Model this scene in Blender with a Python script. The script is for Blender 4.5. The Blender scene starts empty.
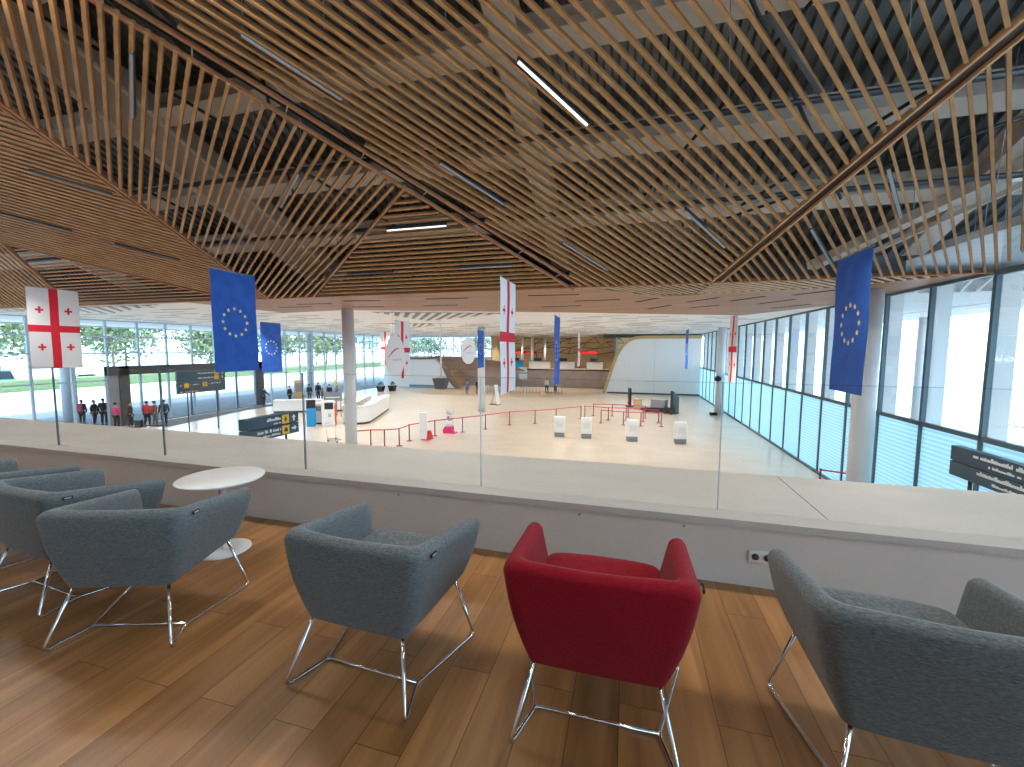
import bpy, math, random
from mathutils import Vector, Matrix
random.seed(7)
SC = bpy.context.scene
COL = SC.collection
PI = math.pi
R = math.radians
GZ = -3.8          # hall floor
CZ = 3.31          # flat ceiling of the hall
KS, YE = 0.425, 12.22   # slope of the slatted ceiling and its low edge
WX = 8.05          # right window wall
LX = -33.2         # left window wall
EY = 51.6          # end wall

# ------------------------------------------------------------------ materials
def mat(name, col=(.8, .8, .8), rough=.5, metal=0.0, spec=None, emis=None, estr=0.0):
    m = bpy.data.materials.new(name); m.use_nodes = True
    b = m.node_tree.nodes['Principled BSDF']
    b.inputs['Base Color'].default_value = (*col, 1)
    b.inputs['Roughness'].default_value = rough
    b.inputs['Metallic'].default_value = metal
    if spec is not None: b.inputs['Specular IOR Level'].default_value = spec
    if emis:
        b.inputs['Emission Color'].default_value = (*emis, 1)
        b.inputs['Emission Strength'].default_value = estr
    return m

def nodes(m):
    return m.node_tree.nodes, m.node_tree.links, m.node_tree.nodes['Principled BSDF']

def noisy(name, c1, c2, scale=(8, 8, 8), rough=.5, detail=4, metal=0, bump=0.0, lo=.35, hi=.65, spec=None):
    m = mat(name, c1, rough, metal, spec)
    n, l, b = nodes(m)
    tc = n.new('ShaderNodeTexCoord'); mp = n.new('ShaderNodeMapping'); mp.inputs['Scale'].default_value = scale
    nz = n.new('ShaderNodeTexNoise'); nz.inputs['Scale'].default_value = 1; nz.inputs['Detail'].default_value = detail
    cr = n.new('ShaderNodeValToRGB')
    cr.color_ramp.elements[0].position = lo; cr.color_ramp.elements[0].color = (*c1, 1)
    cr.color_ramp.elements[1].position = hi; cr.color_ramp.elements[1].color = (*c2, 1)
    l.new(tc.outputs['Object'], mp.inputs['Vector']); l.new(mp.outputs[0], nz.inputs['Vector'])
    l.new(nz.outputs['Fac'], cr.inputs[0]); l.new(cr.outputs[0], b.inputs['Base Color'])
    if bump:
        bp = n.new('ShaderNodeBump'); bp.inputs['Strength'].default_value = bump; bp.inputs['Distance'].default_value = .004
        l.new(nz.outputs['Fac'], bp.inputs['Height']); l.new(bp.outputs[0], b.inputs['Normal'])
    return m

def plank_floor():
    m = mat('oak planks', (.3, .15, .06), .38)
    n, l, b = nodes(m)
    tc = n.new('ShaderNodeTexCoord'); mp = n.new('ShaderNodeMapping')
    mp.inputs['Rotation'].default_value = (0, 0, R(90))
    l.new(tc.outputs['Object'], mp.inputs['Vector'])
    br = n.new('ShaderNodeTexBrick')
    br.offset = .37; br.offset_frequency = 2; br.squash = 1
    br.inputs['Scale'].default_value = 1
    br.inputs['Brick Width'].default_value = 1.25; br.inputs['Row Height'].default_value = .193
    br.inputs['Mortar Size'].default_value = .0016; br.inputs['Mortar Smooth'].default_value = .2
    br.inputs['Bias'].default_value = 0
    br.inputs['Color1'].default_value = (0, 0, 0, 1); br.inputs['Color2'].default_value = (1, 1, 1, 1)
    br.inputs['Mortar'].default_value = (.5, .5, .5, 1)
    l.new(mp.outputs[0], br.inputs['Vector'])
    # grain stretched along the planks, shifted per plank
    mp2 = n.new('ShaderNodeMapping'); mp2.inputs['Scale'].default_value = (14, 1.1, 1)
    l.new(tc.outputs['Object'], mp2.inputs['Vector'])
    add = n.new('ShaderNodeVectorMath'); add.operation = 'ADD'
    sc = n.new('ShaderNodeVectorMath'); sc.operation = 'SCALE'; sc.inputs['Scale'].default_value = 9.0
    l.new(br.outputs['Color'], sc.inputs[0]); l.new(mp2.outputs[0], add.inputs[0]); l.new(sc.outputs[0], add.inputs[1])
    nz = n.new('ShaderNodeTexNoise'); nz.inputs['Scale'].default_value = 1.0; nz.inputs['Detail'].default_value = 7
    nz.inputs['Distortion'].default_value = .6
    l.new(add.outputs[0], nz.inputs['Vector'])
    nz2 = n.new('ShaderNodeTexNoise'); nz2.inputs['Scale'].default_value = .28; nz2.inputs['Detail'].default_value = 2
    l.new(add.outputs[0], nz2.inputs['Vector'])
    cr = n.new('ShaderNodeValToRGB'); e = cr.color_ramp.elements
    e[0].position = .28; e[0].color = (.215, .098, .033, 1)
    e[1].position = .72; e[1].color = (.40, .20, .075, 1)
    k = e.new(.5); k.color = (.31, .145, .049, 1)
    l.new(nz.outputs['Fac'], cr.inputs[0])
    # plank to plank tone
    mx = n.new('ShaderNodeMix'); mx.data_type = 'RGBA'; mx.blend_type = 'MULTIPLY'; mx.inputs['Factor'].default_value = 1
    tr = n.new('ShaderNodeMapRange'); tr.inputs['To Min'].default_value = .78; tr.inputs['To Max'].default_value = 1.16
    l.new(br.outputs['Color'], tr.inputs['Value'])
    l.new(cr.outputs[0], mx.inputs['A']); l.new(tr.outputs[0], mx.inputs['B'])
    # knots
    kn = n.new('ShaderNodeValToRGB'); kn.color_ramp.elements[0].position = .66; kn.color_ramp.elements[1].position = .76
    kn.color_ramp.elements[0].color = (1, 1, 1, 1); kn.color_ramp.elements[1].color = (.55, .45, .4, 1)
    l.new(nz2.outputs['Fac'], kn.inputs[0])
    mk = n.new('ShaderNodeMix'); mk.data_type = 'RGBA'; mk.blend_type = 'MULTIPLY'; mk.inputs['Factor'].default_value = .8
    l.new(mx.outputs['Result'], mk.inputs['A']); l.new(kn.outputs[0], mk.inputs['B'])
    mo = n.new('ShaderNodeMix'); mo.data_type = 'RGBA'
    l.new(br.outputs['Fac'], mo.inputs['Factor']); l.new(mk.outputs['Result'], mo.inputs['A'])
    mo.inputs['B'].default_value = (.05, .022, .01, 1)
    l.new(mo.outputs['Result'], b.inputs['Base Color'])
    bp = n.new('ShaderNodeBump'); bp.inputs['Strength'].default_value = .12; bp.inputs['Distance'].default_value = .002
    l.new(nz.outputs['Fac'], bp.inputs['Height']); l.new(bp.outputs[0], b.inputs['Normal'])
    return m

def tile_floor():
    m = mat('hall tiles', (.6, .52, .44), .22)
    n, l, b = nodes(m)
    tc = n.new('ShaderNodeTexCoord')
    br = n.new('ShaderNodeTexBrick'); br.offset = 0.5
    br.inputs['Scale'].default_value = 1; br.inputs['Brick Width'].default_value = 1.2; br.inputs['Row Height'].default_value = .6
    br.inputs['Mortar Size'].default_value = .004
    br.inputs['Color1'].default_value = (.66, .56, .46, 1); br.inputs['Color2'].default_value = (.62, .53, .435, 1)
    br.inputs['Mortar'].default_value = (.5, .42, .35, 1)
    l.new(tc.outputs['Object'], br.inputs['Vector'])
    nz = n.new('ShaderNodeTexNoise'); nz.inputs['Scale'].default_value = .35; nz.inputs['Detail'].default_value = 5
    l.new(tc.outputs['Object'], nz.inputs['Vector'])
    mx = n.new('ShaderNodeMix'); mx.data_type = 'RGBA'; mx.blend_type = 'MULTIPLY'; mx.inputs['Factor'].default_value = 1
    tr = n.new('ShaderNodeMapRange'); tr.inputs['To Min'].default_value = .9; tr.inputs['To Max'].default_value = 1.06
    l.new(nz.outputs['Fac'], tr.inputs['Value']); l.new(br.outputs['Color'], mx.inputs['A']); l.new(tr.outputs[0], mx.inputs['B'])
    l.new(mx.outputs['Result'], b.inputs['Base Color'])
    return m

def glass(name, tint=(1, 1, 1), refl=.06):
    m = bpy.data.materials.new(name); m.use_nodes = True
    n, l = m.node_tree.nodes, m.node_tree.links
    n.remove(n['Principled BSDF'])
    tr = n.new('ShaderNodeBsdfTransparent'); tr.inputs[0].default_value = (*tint, 1)
    gl = n.new('ShaderNodeBsdfGlossy'); gl.inputs['Roughness'].default_value = .01
    fr = n.new('ShaderNodeFresnel'); fr.inputs['IOR'].default_value = 1.35
    ml = n.new('ShaderNodeMath'); ml.operation = 'MULTIPLY'; ml.inputs[1].default_value = refl * 14
    l.new(fr.outputs[0], ml.inputs[0])
    cl = n.new('ShaderNodeClamp'); cl.inputs['Max'].default_value = .6; l.new(ml.outputs[0], cl.inputs[0])
    mx = n.new('ShaderNodeMixShader'); l.new(cl.outputs[0], mx.inputs[0]); l.new(tr.outputs[0], mx.inputs[1]); l.new(gl.outputs[0], mx.inputs[2])
    l.new(mx.outputs[0], n['Material Output'].inputs['Surface'])
    return m

def blind_mat():
    """translucent roller blind with fine horizontal bands"""
    m = bpy.data.materials.new('banded frosted glass'); m.use_nodes = True
    n, l = m.node_tree.nodes, m.node_tree.links
    n.remove(n['Principled BSDF'])
    tc = n.new('ShaderNodeTexCoord'); sp = n.new('ShaderNodeSeparateXYZ'); l.new(tc.outputs['Object'], sp.inputs[0])
    mm = n.new('ShaderNodeMath'); mm.operation = 'MULTIPLY'; mm.inputs[1].default_value = 2 * PI / .125
    l.new(sp.outputs['Z'], mm.inputs[0])
    sn = n.new('ShaderNodeMath'); sn.operation = 'SINE'; l.new(mm.outputs[0], sn.inputs[0])
    cr = n.new('ShaderNodeValToRGB')
    cr.color_ramp.elements[0].position = .1; cr.color_ramp.elements[0].color = (.60, .78, .81, 1)
    cr.color_ramp.elements[1].position = .75; cr.color_ramp.elements[1].color = (.78, .93, .95, 1)
    mr = n.new('ShaderNodeMapRange'); mr.inputs['From Min'].default_value = -1; l.new(sn.outputs[0], mr.inputs['Value'])
    l.new(mr.outputs[0], cr.inputs[0])
    ts = n.new('ShaderNodeBsdfTranslucent'); df = n.new('ShaderNodeBsdfDiffuse'); tp = n.new('ShaderNodeBsdfTransparent')
    for q in (ts, df, tp): l.new(cr.outputs[0], q.inputs[0])
    a = n.new('ShaderNodeMixShader'); a.inputs[0].default_value = .35; l.new(ts.outputs[0], a.inputs[1]); l.new(df.outputs[0], a.inputs[2])
    c = n.new('ShaderNodeMixShader'); c.inputs[0].default_value = .22; l.new(a.outputs[0], c.inputs[1]); l.new(tp.outputs[0], c.inputs[2])
    l.new(c.outputs[0], n['Material Output'].inputs['Surface'])
    return m

def corrugated():
    m = mat('corrugated roof deck', (.30, .31, .31), .45, .35)
    n, l, b = nodes(m)
    tc = n.new('ShaderNodeTexCoord'); sp = n.new('ShaderNodeSeparateXYZ'); l.new(tc.outputs['Object'], sp.inputs[0])
    return m

def fabric(name, c1, c2, c3):
    m = mat(name, c1, .95, spec=.15)
    n, l, b = nodes(m)
    tc = n.new('ShaderNodeTexCoord'); mp = n.new('ShaderNodeMapping'); mp.inputs['Scale'].default_value = (60, 60, 420)
    l.new(tc.outputs['Object'], mp.inputs['Vector'])
    nz = n.new('ShaderNodeTexNoise'); nz.inputs['Scale'].default_value = 1; nz.inputs['Detail'].default_value = 5; nz.inputs['Roughness'].default_value = .65
    l.new(mp.outputs[0], nz.inputs['Vector'])
    cr = n.new('ShaderNodeValToRGB'); e = cr.color_ramp.elements
    e[0].position = .32; e[0].color = (*c1, 1); e[1].position = .68; e[1].color = (*c3, 1)
    k = e.new(.5); k.color = (*c2, 1)
    l.new(nz.outputs['Fac'], cr.inputs[0]); l.new(cr.outputs[0], b.inputs['Base Color'])
    bp = n.new('ShaderNodeBump'); bp.inputs['Strength'].default_value = .25; bp.inputs['Distance'].default_value = .002
    l.new(nz.outputs['Fac'], bp.inputs['Height']); l.new(bp.outputs[0], b.inputs['Normal'])
    b.inputs['Sheen Weight'].default_value = .25 if c1[1] > .02 else .08; b.inputs['Sheen Roughness'].default_value = .5
    return m

M = {}
M['floor'] = plank_floor()
M['tiles'] = tile_floor()
M['paint'] = noisy('white paint', (.60, .565, .52), (.64, .605, .56), (2, 2, 2), .55)
M['ledge'] = noisy('pale stone ledge', (.50, .475, .44), (.56, .53, .49), (1.5, 3, 3), .45, 6)
M['white'] = mat('white lacquer', (.80, .81, .81), .4)
M['ceil_white'] = noisy('white ceiling boards', (.70, .71, .71), (.78, .78, .77), (.5, 4, 1), .6)
M['slat'] = noisy('honey timber slat', (.39, .198, .074), (.50, .272, .108), (3, 3, 3), .5)
M['slat_light'] = noisy('light timber and painted window light', (.56, .33, .17), (.64, .40, .22), (3, 3, 3), .5)
M['trim_wood'] = noisy('reddish timber trim', (.36, .16, .075), (.44, .21, .10), (2, 2, 2), .45)
M['channel'] = mat('dark brown channel', (.055, .025, .018), .3)
M['band'] = noisy('brown timber boards', (.25, .115, .05), (.37, .19, .10), (.35, 5, 1), .5)
M['void'] = mat('black void', (.012, .012, .013), .9)
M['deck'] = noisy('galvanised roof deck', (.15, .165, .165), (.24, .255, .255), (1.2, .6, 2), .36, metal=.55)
M['beam'] = noisy('cream painted steel', (.74, .69, .62), (.80, .75, .68), (1, 1, 1), .5)
M['tan_steel'] = noisy('tan painted steel', (.50, .44, .37), (.56, .50, .42), (1, 1, 1), .5)
M['black_steel'] = mat('black steel', (.02, .022, .025), .4)
M['mullion'] = mat('dark teal aluminium', (.085, .14, .165), .4, .3)
M['mullion_light'] = mat('pale blue aluminium', (.42, .53, .62), .4, .2)
M['glass'] = glass('clear glass', (.97, .99, .985), .045)
M['wglass'] = glass('window glass', (.95, .98, .98), .02)
M['bglass'] = glass('clear balustrade glass', (.975, .985, .98), .012)
M['edge_glass'] = glass('polished glass edge', (.86, .91, .90), .02)
M['joint'] = mat('grey silicone joint', (.10, .12, .12), .5)
M['blind'] = blind_mat()
M['grey_fabric'] = fabric('grey melange wool', (.052, .064, .069), (.108, .126, .132), (.19, .212, .218))
M['red_fabric'] = fabric('red felt wool', (.17, .0015, .007), (.22, .003, .012), (.27, .006, .018))
M['chrome'] = mat('chrome', (.72, .73, .74), .12, 1.0)
M['tag'] = mat('black woven tag', (.01, .01, .011), .7)
M['tag_mark'] = mat('pale tag lettering', (.5, .5, .5), .7)
M['table'] = mat('white laminate', (.72, .71, .69), .35)
M['plastic'] = mat('white plastic', (.75, .74, .72), .35)
M['hole'] = mat('dark socket hole', (.05, .045, .045), .5)
M['flag_white'] = mat('white flag cloth', (.80, .80, .82), .8)
M['flag_red'] = mat('red flag cloth', (.70, .015, .04), .8)
M['flag_blue'] = noisy('blue flag cloth', (.012, .085, .42), (.018, .115, .50), (1.2, 3, 3), .75)
M['gold'] = mat('pale yellow stars', (.85, .70, .25), .7)
M['lamp_on'] = mat('lit lamp lens', (.9, .9, .9), .4, emis=(1, .97, .92), estr=1.1)
M['lamp_off'] = mat('grey lamp lens', (.35, .37, .39), .35)
M['lamp_dark'] = mat('dark lamp housing', (.05, .06, .07), .4)
M['sign'] = mat('slate grey sign', (.028, .070, .105), .45)
M['sign_face'] = mat('slate sign face', (.03, .08, .11), .4)
M['sign_yellow'] = mat('yellow sign field', (.85, .50, .02), .5)
M['sign_white'] = mat('white sign lettering', (.80, .84, .86), .5)
M['sign_dark'] = mat('dark pictogram', (.03, .03, .03), .5)
M['col'] = noisy('white column paint', (.72, .73, .74), (.76, .77, .78), (1, 1, 1), .5)
M['stan_red'] = mat('crimson post', (.36, .02, .07), .4)
M['belt'] = mat('pink red belt', (.72, .05, .15), .6)
M['red'] = mat('red plastic', (.68, .02, .03), .45)
M['pink'] = mat('magenta plastic', (.72, .03, .20), .45)
M['gold_edge'] = mat('golden timber edge', (.58, .42, .20), .45)
M['brown_soffit'] = noisy('brown curved cladding', (.25, .15, .09), (.33, .21, .13), (.3, .3, 3), .5)
M['grey_wall'] = noisy('taupe wall', (.26, .21, .185), (.31, .255, .225), (1, 1, 1), .6)
M['white_wall'] = mat('white end wall', (.86, .87, .87), .5)
M['carpet'] = noisy('dark entrance matting', (.10, .115, .14), (.14, .155, .18), (3, 3, 3), .9)
M['tan_carpet'] = noisy('tan carpet', (.36, .26, .18), (.42, .31, .22), (2, 2, 2), .9)
M['black'] = mat('black lacquer', (.015, .016, .018), .35)
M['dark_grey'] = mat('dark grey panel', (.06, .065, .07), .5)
M['mid_grey'] = mat('mid grey panel', (.24, .25, .27), .5)
M['light_wood'] = noisy('light wood box', (.50, .36, .21), (.58, .43, .27), (3, 3, 12), .5)
M['blue'] = mat('sky blue panel', (.02, .28, .62), .4)
M['orange'] = mat('orange panel', (.72, .14, .02), .4)
M['screen'] = mat('dark screen', (.03, .03, .05), .15)
M['brown_top'] = mat('brown counter top', (.20, .12, .08), .4)
M['leaf'] = noisy('green leaves', (.03, .09, .02), (.09, .18, .05), (6, 6, 6), .7)
M['tree_leaf'] = noisy('pale tree leaves', (.10, .14, .065), (.24, .29, .16), (3, 3, 3), .8)
M['bark'] = mat('grey bark', (.20, .16, .12), .9)
M['hedge'] = noisy('clipped hedge', (.16, .22, .09), (.26, .33, .15), (4, 4, 4), .8)
M['pave'] = noisy('pale paving', (.50, .50, .49), (.58, .58, .56), (.5, .5, 1), .8)
M['skin'] = mat('skin', (.45, .26, .18), .6)
M['hair'] = mat('dark hair', (.02, .014, .01), .7)
M['shoe'] = mat('black shoes', (.015, .015, .016), .5)
M['outline_blue'] = mat('steel blue rail', (.16, .27, .36), .4, .3)
M['yellow_panel'] = noisy('ochre panel', (.70, .52, .26), (.78, .60, .32), (.6, .6, .6), .5)
M['brown_line'] = mat('brown joint line', (.16, .07, .02), .5)
M['lane'] = noisy('road with painted shade', (.13, .155, .19), (.17, .20, .235), (.6, .6, 1), .8)  # canopy shade put into the colour as a dark blue-grey
M['asphalt'] = noisy('forecourt asphalt', (.44, .44, .44), (.52, .52, .51), (.4, .4, 1), .85)
M['car_paint'] = mat('pale blue car paint', (.20, .32, .42), .25)
M['car_white'] = mat('white car paint', (.7, .7, .7), .25)
M['car_teal'] = mat('teal bus paint', (.05, .30, .36), .25)
M['car_glass'] = mat('dark car glass', (.03, .04, .05), .08)
M['tyre'] = mat('tyre rubber', (.02, .02, .02), .8)
M['teal_board'] = mat('teal totem board', (.16, .38, .46), .4)
M['grey_script'] = mat('grey script', (.45, .45, .47), .5)

# ------------------------------------------------------------------ mesh collector
class MB:
    def __init__(s): s.v = []; s.f = []; s.mi = []; s.sm = []
    def add(s, vs, fs, mi=0, smooth=False):
        o = len(s.v); s.v += [tuple(v) for v in vs]
        for f in fs: s.f.append(tuple(i + o for i in f)); s.mi.append(mi); s.sm.append(smooth)
        return s
    def obox(s, c, ax, hs, mi=0):
        c = Vector(c); a = [Vector(q) * h for q, h in zip(ax, hs)]
        vs = [c + a[0] * i + a[1] * j + a[2] * k for i in (-1, 1) for j in (-1, 1) for k in (-1, 1)]
        return s.add(vs, [(0, 1, 3, 2), (4, 6, 7, 5), (0, 4, 5, 1), (2, 3, 7, 6), (0, 2, 6, 4), (1, 5, 7, 3)], mi)
    def box(s, x0, y0, z0, x1, y1, z1, mi=0):
        return s.obox(((x0 + x1) / 2, (y0 + y1) / 2, (z0 + z1) / 2), ((1, 0, 0), (0, 1, 0), (0, 0, 1)),
                      (abs(x1 - x0) / 2, abs(y1 - y0) / 2, abs(z1 - z0) / 2), mi)
    def bar(s, p, q, w, h, mi=0, up=(0, 0, 1)):
        p, q = Vector(p), Vector(q); d = (q - p); L = d.length
        if L < 1e-5: return s
        d /= L; sd = d.cross(Vector(up))
        if sd.length < 1e-4: sd = d.cross(Vector((1, 0, 0)))
        sd.normalize(); u = sd.cross(d)
        return s.obox((p + q) / 2, (d, sd, u), (L / 2, w / 2, h / 2), mi)
    def tube(s, pts, r, n=10, mi=0, cap=True):
        pts = [Vector(p) for p in pts]; N = len(pts); rs = r if isinstance(r, (list, tuple)) else [r] * N
        t0 = (pts[1] - pts[0]).normalized(); ref = Vector((0, 0, 1)) if abs(t0.z) < .9 else Vector((1, 0, 0))
        a = t0.cross(ref).normalized(); vs = []
        for i, p in enumerate(pts):
            t = (pts[min(i + 1, N - 1)] - pts[max(i - 1, 0)]).normalized()
            a = (a - t * a.dot(t)).normalized(); b = t.cross(a)
            for k in range(n):
                g = 2 * PI * k / n; vs.append(p + (a * math.cos(g) + b * math.sin(g)) * rs[i])
        fs = [(i * n + k, i * n + (k + 1) % n, (i + 1) * n + (k + 1) % n, (i + 1) * n + k) for i in range(N - 1) for k in range(n)]
        s.add(vs, fs, mi, True)
        if cap: s.add(vs[:n], [tuple(range(n))[::-1]], mi); s.add(vs[-n:], [tuple(range(n))], mi)
        return s
    def lathe(s, prof, c=(0, 0, 0), n=24, mi=0, sx=1, sy=1, smooth=True):
        vs = []; c = Vector(c)
        for r, z in prof:
            for k in range(n):
                g = 2 * PI * k / n; vs.append(c + Vector((r * math.cos(g) * sx, r * math.sin(g) * sy, z)))
        N = len(prof)
        fs = [(i * n + k, i * n + (k + 1) % n, (i + 1) * n + (k + 1) % n, (i + 1) * n + k) for i in range(N - 1) for k in range(n)]
        s.add(vs, fs, mi, smooth)
        if prof[0][0] > 1e-4: s.add(vs[:n], [tuple(range(n))[::-1]], mi)
        if prof[-1][0] > 1e-4: s.add(vs[-n:], [tuple(range(n))], mi)
        return s
    def prism(s, poly, axis, a, b, mi=0, smooth=False):
        """poly of 2D points extruded along axis (0,1,2) from a to b; 2D = the other two axes in order"""
        def P(u, v, w):
            return ((w, u, v), (u, w, v), (u, v, w))[axis]
        n = len(poly); vs = [P(u, v, a) for u, v in poly] + [P(u, v, b) for u, v in poly]
        s.add(vs, [tuple(range(n))[::-1], tuple(range(n, 2 * n))], mi)
        return s.add(vs, [(i, (i + 1) % n, n + (i + 1) % n, n + i) for i in range(n)], mi, smooth)
    def build(s, name, mats, parent=None, bevel=0, sub=0, loc=None, rot=None):
        me = bpy.data.meshes.new(name); me.from_pydata(s.v, [], s.f)
        if not isinstance(mats, (list, tuple)): mats = [mats]
        for m in mats: me.materials.append(m)
        me.polygons.foreach_set('material_index', s.mi); me.polygons.foreach_set('use_smooth', s.sm); me.update()
        import bmesh
        bm = bmesh.new(); bm.from_mesh(me); bmesh.ops.remove_doubles(bm, verts=bm.verts, dist=1e-5)
        bmesh.ops.recalc_face_normals(bm, faces=bm.faces); bm.to_mesh(me); bm.free()
        o = bpy.data.objects.new(name, me); COL.objects.link(o)
        if parent: o.parent = parent
        if loc: o.location = loc
        if rot: o.rotation_euler = rot
        if bevel:
            md = o.modifiers.new('bevel', 'BEVEL'); md.width = bevel; md.segments = 3; md.limit_method = 'ANGLE'; md.angle_limit = R(40)
            for p in me.polygons: p.use_smooth = True
            if hasattr(me, 'set_sharp_from_angle'): me.set_sharp_from_angle(angle=R(50))
        if sub:
            md = o.modifiers.new('sub', 'SUBSURF'); md.levels = sub; md.render_levels = sub
            for p in me.polygons: p.use_smooth = True
        return o

def tag(o, label, cat, group=None, kind=None):
    o['label'] = label; o['category'] = cat
    if group: o['group'] = group
    if kind: o['kind'] = kind
    return o
def empty(name, loc, rz, label, cat, group=None, kind=None):
    o = bpy.data.objects.new(name, None); COL.objects.link(o); o.location = loc; o.rotation_euler = (0, 0, rz)
    o.empty_display_size = .2
    return tag(o, label, cat, group, kind)
def copy_tree(o, parent=None):
    c = o.copy(); COL.objects.link(c)
    if parent is not None: c.parent = parent
    for ch in list(o.children): copy_tree(ch, c)
    return c
ORD = ['first', 'second', 'third', 'fourth', 'fifth', 'sixth', 'seventh', 'eighth', 'ninth', 'tenth', 'eleventh', 'twelfth',
       'thirteenth', 'fourteenth', 'fifteenth', 'sixteenth', 'seventeenth', 'eighteenth', 'nineteenth', 'twentieth',
       'twenty-first', 'twenty-second', 'twenty-third', 'twenty-fourth', 'twenty-fifth', 'twenty-sixth']
def fillet(pts, r, n=6):
    pts = [Vector(p) for p in pts]; out = [pts[0]]
    for i in range(1, len(pts) - 1):
        a, b, c = pts[i - 1], pts[i], pts[i + 1]
        u = (a - b).normalized(); w = (c - b).normalized(); rr = min(r, (a - b).length * .45, (c - b).length * .45)
        p, q = b + u * rr, b + w * rr
        for k in range(n + 1):
            t = k / n; out.append(p * (1 - t) ** 2 + b * 2 * t * (1 - t) + q * t * t)
    out.append(pts[-1]); return out

# ------------------------------------------------------------------ floors, parapet, back
o = MB().box(-24, -5, -.25, WX, 3.85, 0).build('floor', M['floor'])
tag(o, 'oak plank floor of the upper lounge under the armchairs', 'floor', kind='structure')
o = MB().box(LX, -5, GZ - .3, WX, 66, GZ).build('floor', M['tiles'])
tag(o, 'pale beige polished tile floor of the terminal hall below', 'floor', kind='structure')
o = MB().box(-24, 2.84, .0, WX, 3.0, .385).build('wall_front', M['paint'])
tag(o, 'low off-white parapet wall in front of the armchairs', 'wall', kind='structure')
led = MB().box(-24, 2.825, .385, WX, 3.94, .43, 0)
led.box(-24, 3.80, -.6, WX, 3.94, .385, 0)
led.bar((1.245, 2.99, .4302), (1.245, 3.94, .4302), .006, .002, 1)
o = led.build('trim_1', [M['ledge'], M['joint']])
tag(o, 'wide pale stone ledge on top of the parapet', 'ledge', kind='structure')
o = MB().box(-24.3, -5.2, -.3, WX + .1, -5, 14).build('wall_back', M['paint'])
tag(o, 'plain wall behind the upper lounge', 'wall', kind='structure')
o = MB().box(-24.3, -5, -.3, -24, 3.94, 4.0).build('wall_left', M['paint'])
tag(o, 'plain end wall of the upper lounge', 'wall', kind='structure')
o = MB().box(-24, 3.6, GZ, WX, 3.8, -.25).build('wall_lower', M['paint'])
tag(o, 'white wall under the lounge floor facing the hall', 'wall', kind='structure')

# ------------------------------------------------------------------ glass balustrade
joints = [-9.2, -7.62, -6.0, -4.42, -2.73, -1.08, .605, 2.25, 3.9]
plab = ['frameless glass balustrade panel furthest along the ledge at the far left end',
        'frameless glass panel above the leftmost dark armchair arm',
        'frameless glass panel between the first and second dark vertical joints from left',
        'frameless glass panel in front of the white round table side of the ledge',
        'frameless glass panel ahead of the third grey armchair, between two dark joints',
        'frameless glass panel in front of the red armchair',
        'frameless glass panel in front of the wall socket, beside the clear joint',
        'frameless glass panel at the right end of the ledge']
for i in range(8):
    x0, x1 = joints[i] + .004, joints[i + 1] - .004
    t = empty('glass_panel', ((x0 + x1) / 2, 2.985, .43), 0, plab[i], 'glass panel', 'glass balustrade panels')
    w = (x1 - x0) / 2
    MB().box(-w, -.008, 0, w, .008, .855).build('pane', M['bglass'], t)
    MB().box(w + .0005, -.0085, 0.0, w + (.0075 if i < 4 else .004), .0085, .855, 0).build('joint_strip', M['joint'] if i < 4 else M['mullion_light'], t)
    MB().box(-w, -.0085, .852, w, .0085, .858).build('polished_edge', M['edge_glass'], t)

# ------------------------------------------------------------------ sockets and plugs
t = empty('wall_socket', (.835, 2.84, .205), 0, 'white double power socket on the parapet behind the right armchair', 'socket')
MB().box(-.07, -.012, -.038, .07, 0, .038).build('face_plate', M['plastic'], t, bevel=.004)
for s in (-.034, .034):
    q = MB(); q.lathe([(.021, 0), (.021, .004), (.0, .004)], n=20); ob = q.build('socket_well', M['hole'], t, loc=(s, -.0125, 0), rot=(R(90), 0, 0))
for i, x in enumerate((-1.72, -.30, .38)):
    q = MB(); q.lathe([(.009, 0), (.009, .005), (.004, .008)], n=12)
    ob = q.build('wall_plug', M['mid_grey'], loc=(x, 2.84, .350), rot=(R(90), 0, 0))
    tag(ob, ('small grey plug in the parapet above the third grey armchair', 'small grey plug in the parapet above the left arm of the red armchair',
             'small grey plug in the parapet above the right arm of the red armchair')[i], 'wall plug', 'small parapet plugs')

# ------------------------------------------------------------------ armchairs
def lerp(a, b, t): return a + (b - a) * t
def chair_path(h, n_side=16, n_corner=9, n_back=16, inset=0.0):
    """plan path right arm front -> back -> left arm front; h = 0 bottom .. 1 top"""
    wf, ff = lerp(.305, .380, h), lerp(.555, .605, h)
    bulge = .012 * math.sin(PI * h)
    wr, fr = lerp(.258, .358, h) + bulge, lerp(.085, .035, h) - bulge
    wf += bulge; wf -= inset; wr -= inset * 1.0; fr += inset
    rc = max(.035, lerp(.045, .085, h) - inset * .4)
    pts = []
    a = Vector((wf, ff)); b = Vector((wr, fr)); c = Vector((-wr, fr)); d = Vector((-wf, ff))
    u = (a - b).normalized(); p0 = b + u * rc; p1 = b + Vector((-1, 0)) * rc
    for k in range(n_side): pts.append(a.lerp(p0, k / n_side))
    for k in range(n_corner):
        t = k / n_corner; pts.append(p0 * (1 - t) ** 2 + b * 2 * t * (1 - t) + p1 * t * t)
    q1 = Vector((-p1.x, p1.y))
    for k in range(n_back + 1):
        t = k / n_back; p = p1.lerp(q1, t); p.y -= .018 * math.sin(PI * t) * (h * .8 + .2); pts.append(p)
    half = [Vector((-p.x, p.y)) for p in pts[:n_side + n_corner]]
    pts += half[::-1]
    return pts
def top_z(y):     # rim height along the path by fore-aft position
    t = max(0, min(1, (y - .03) / .57)); z = lerp(.695, .622, t)
    return z
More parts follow.
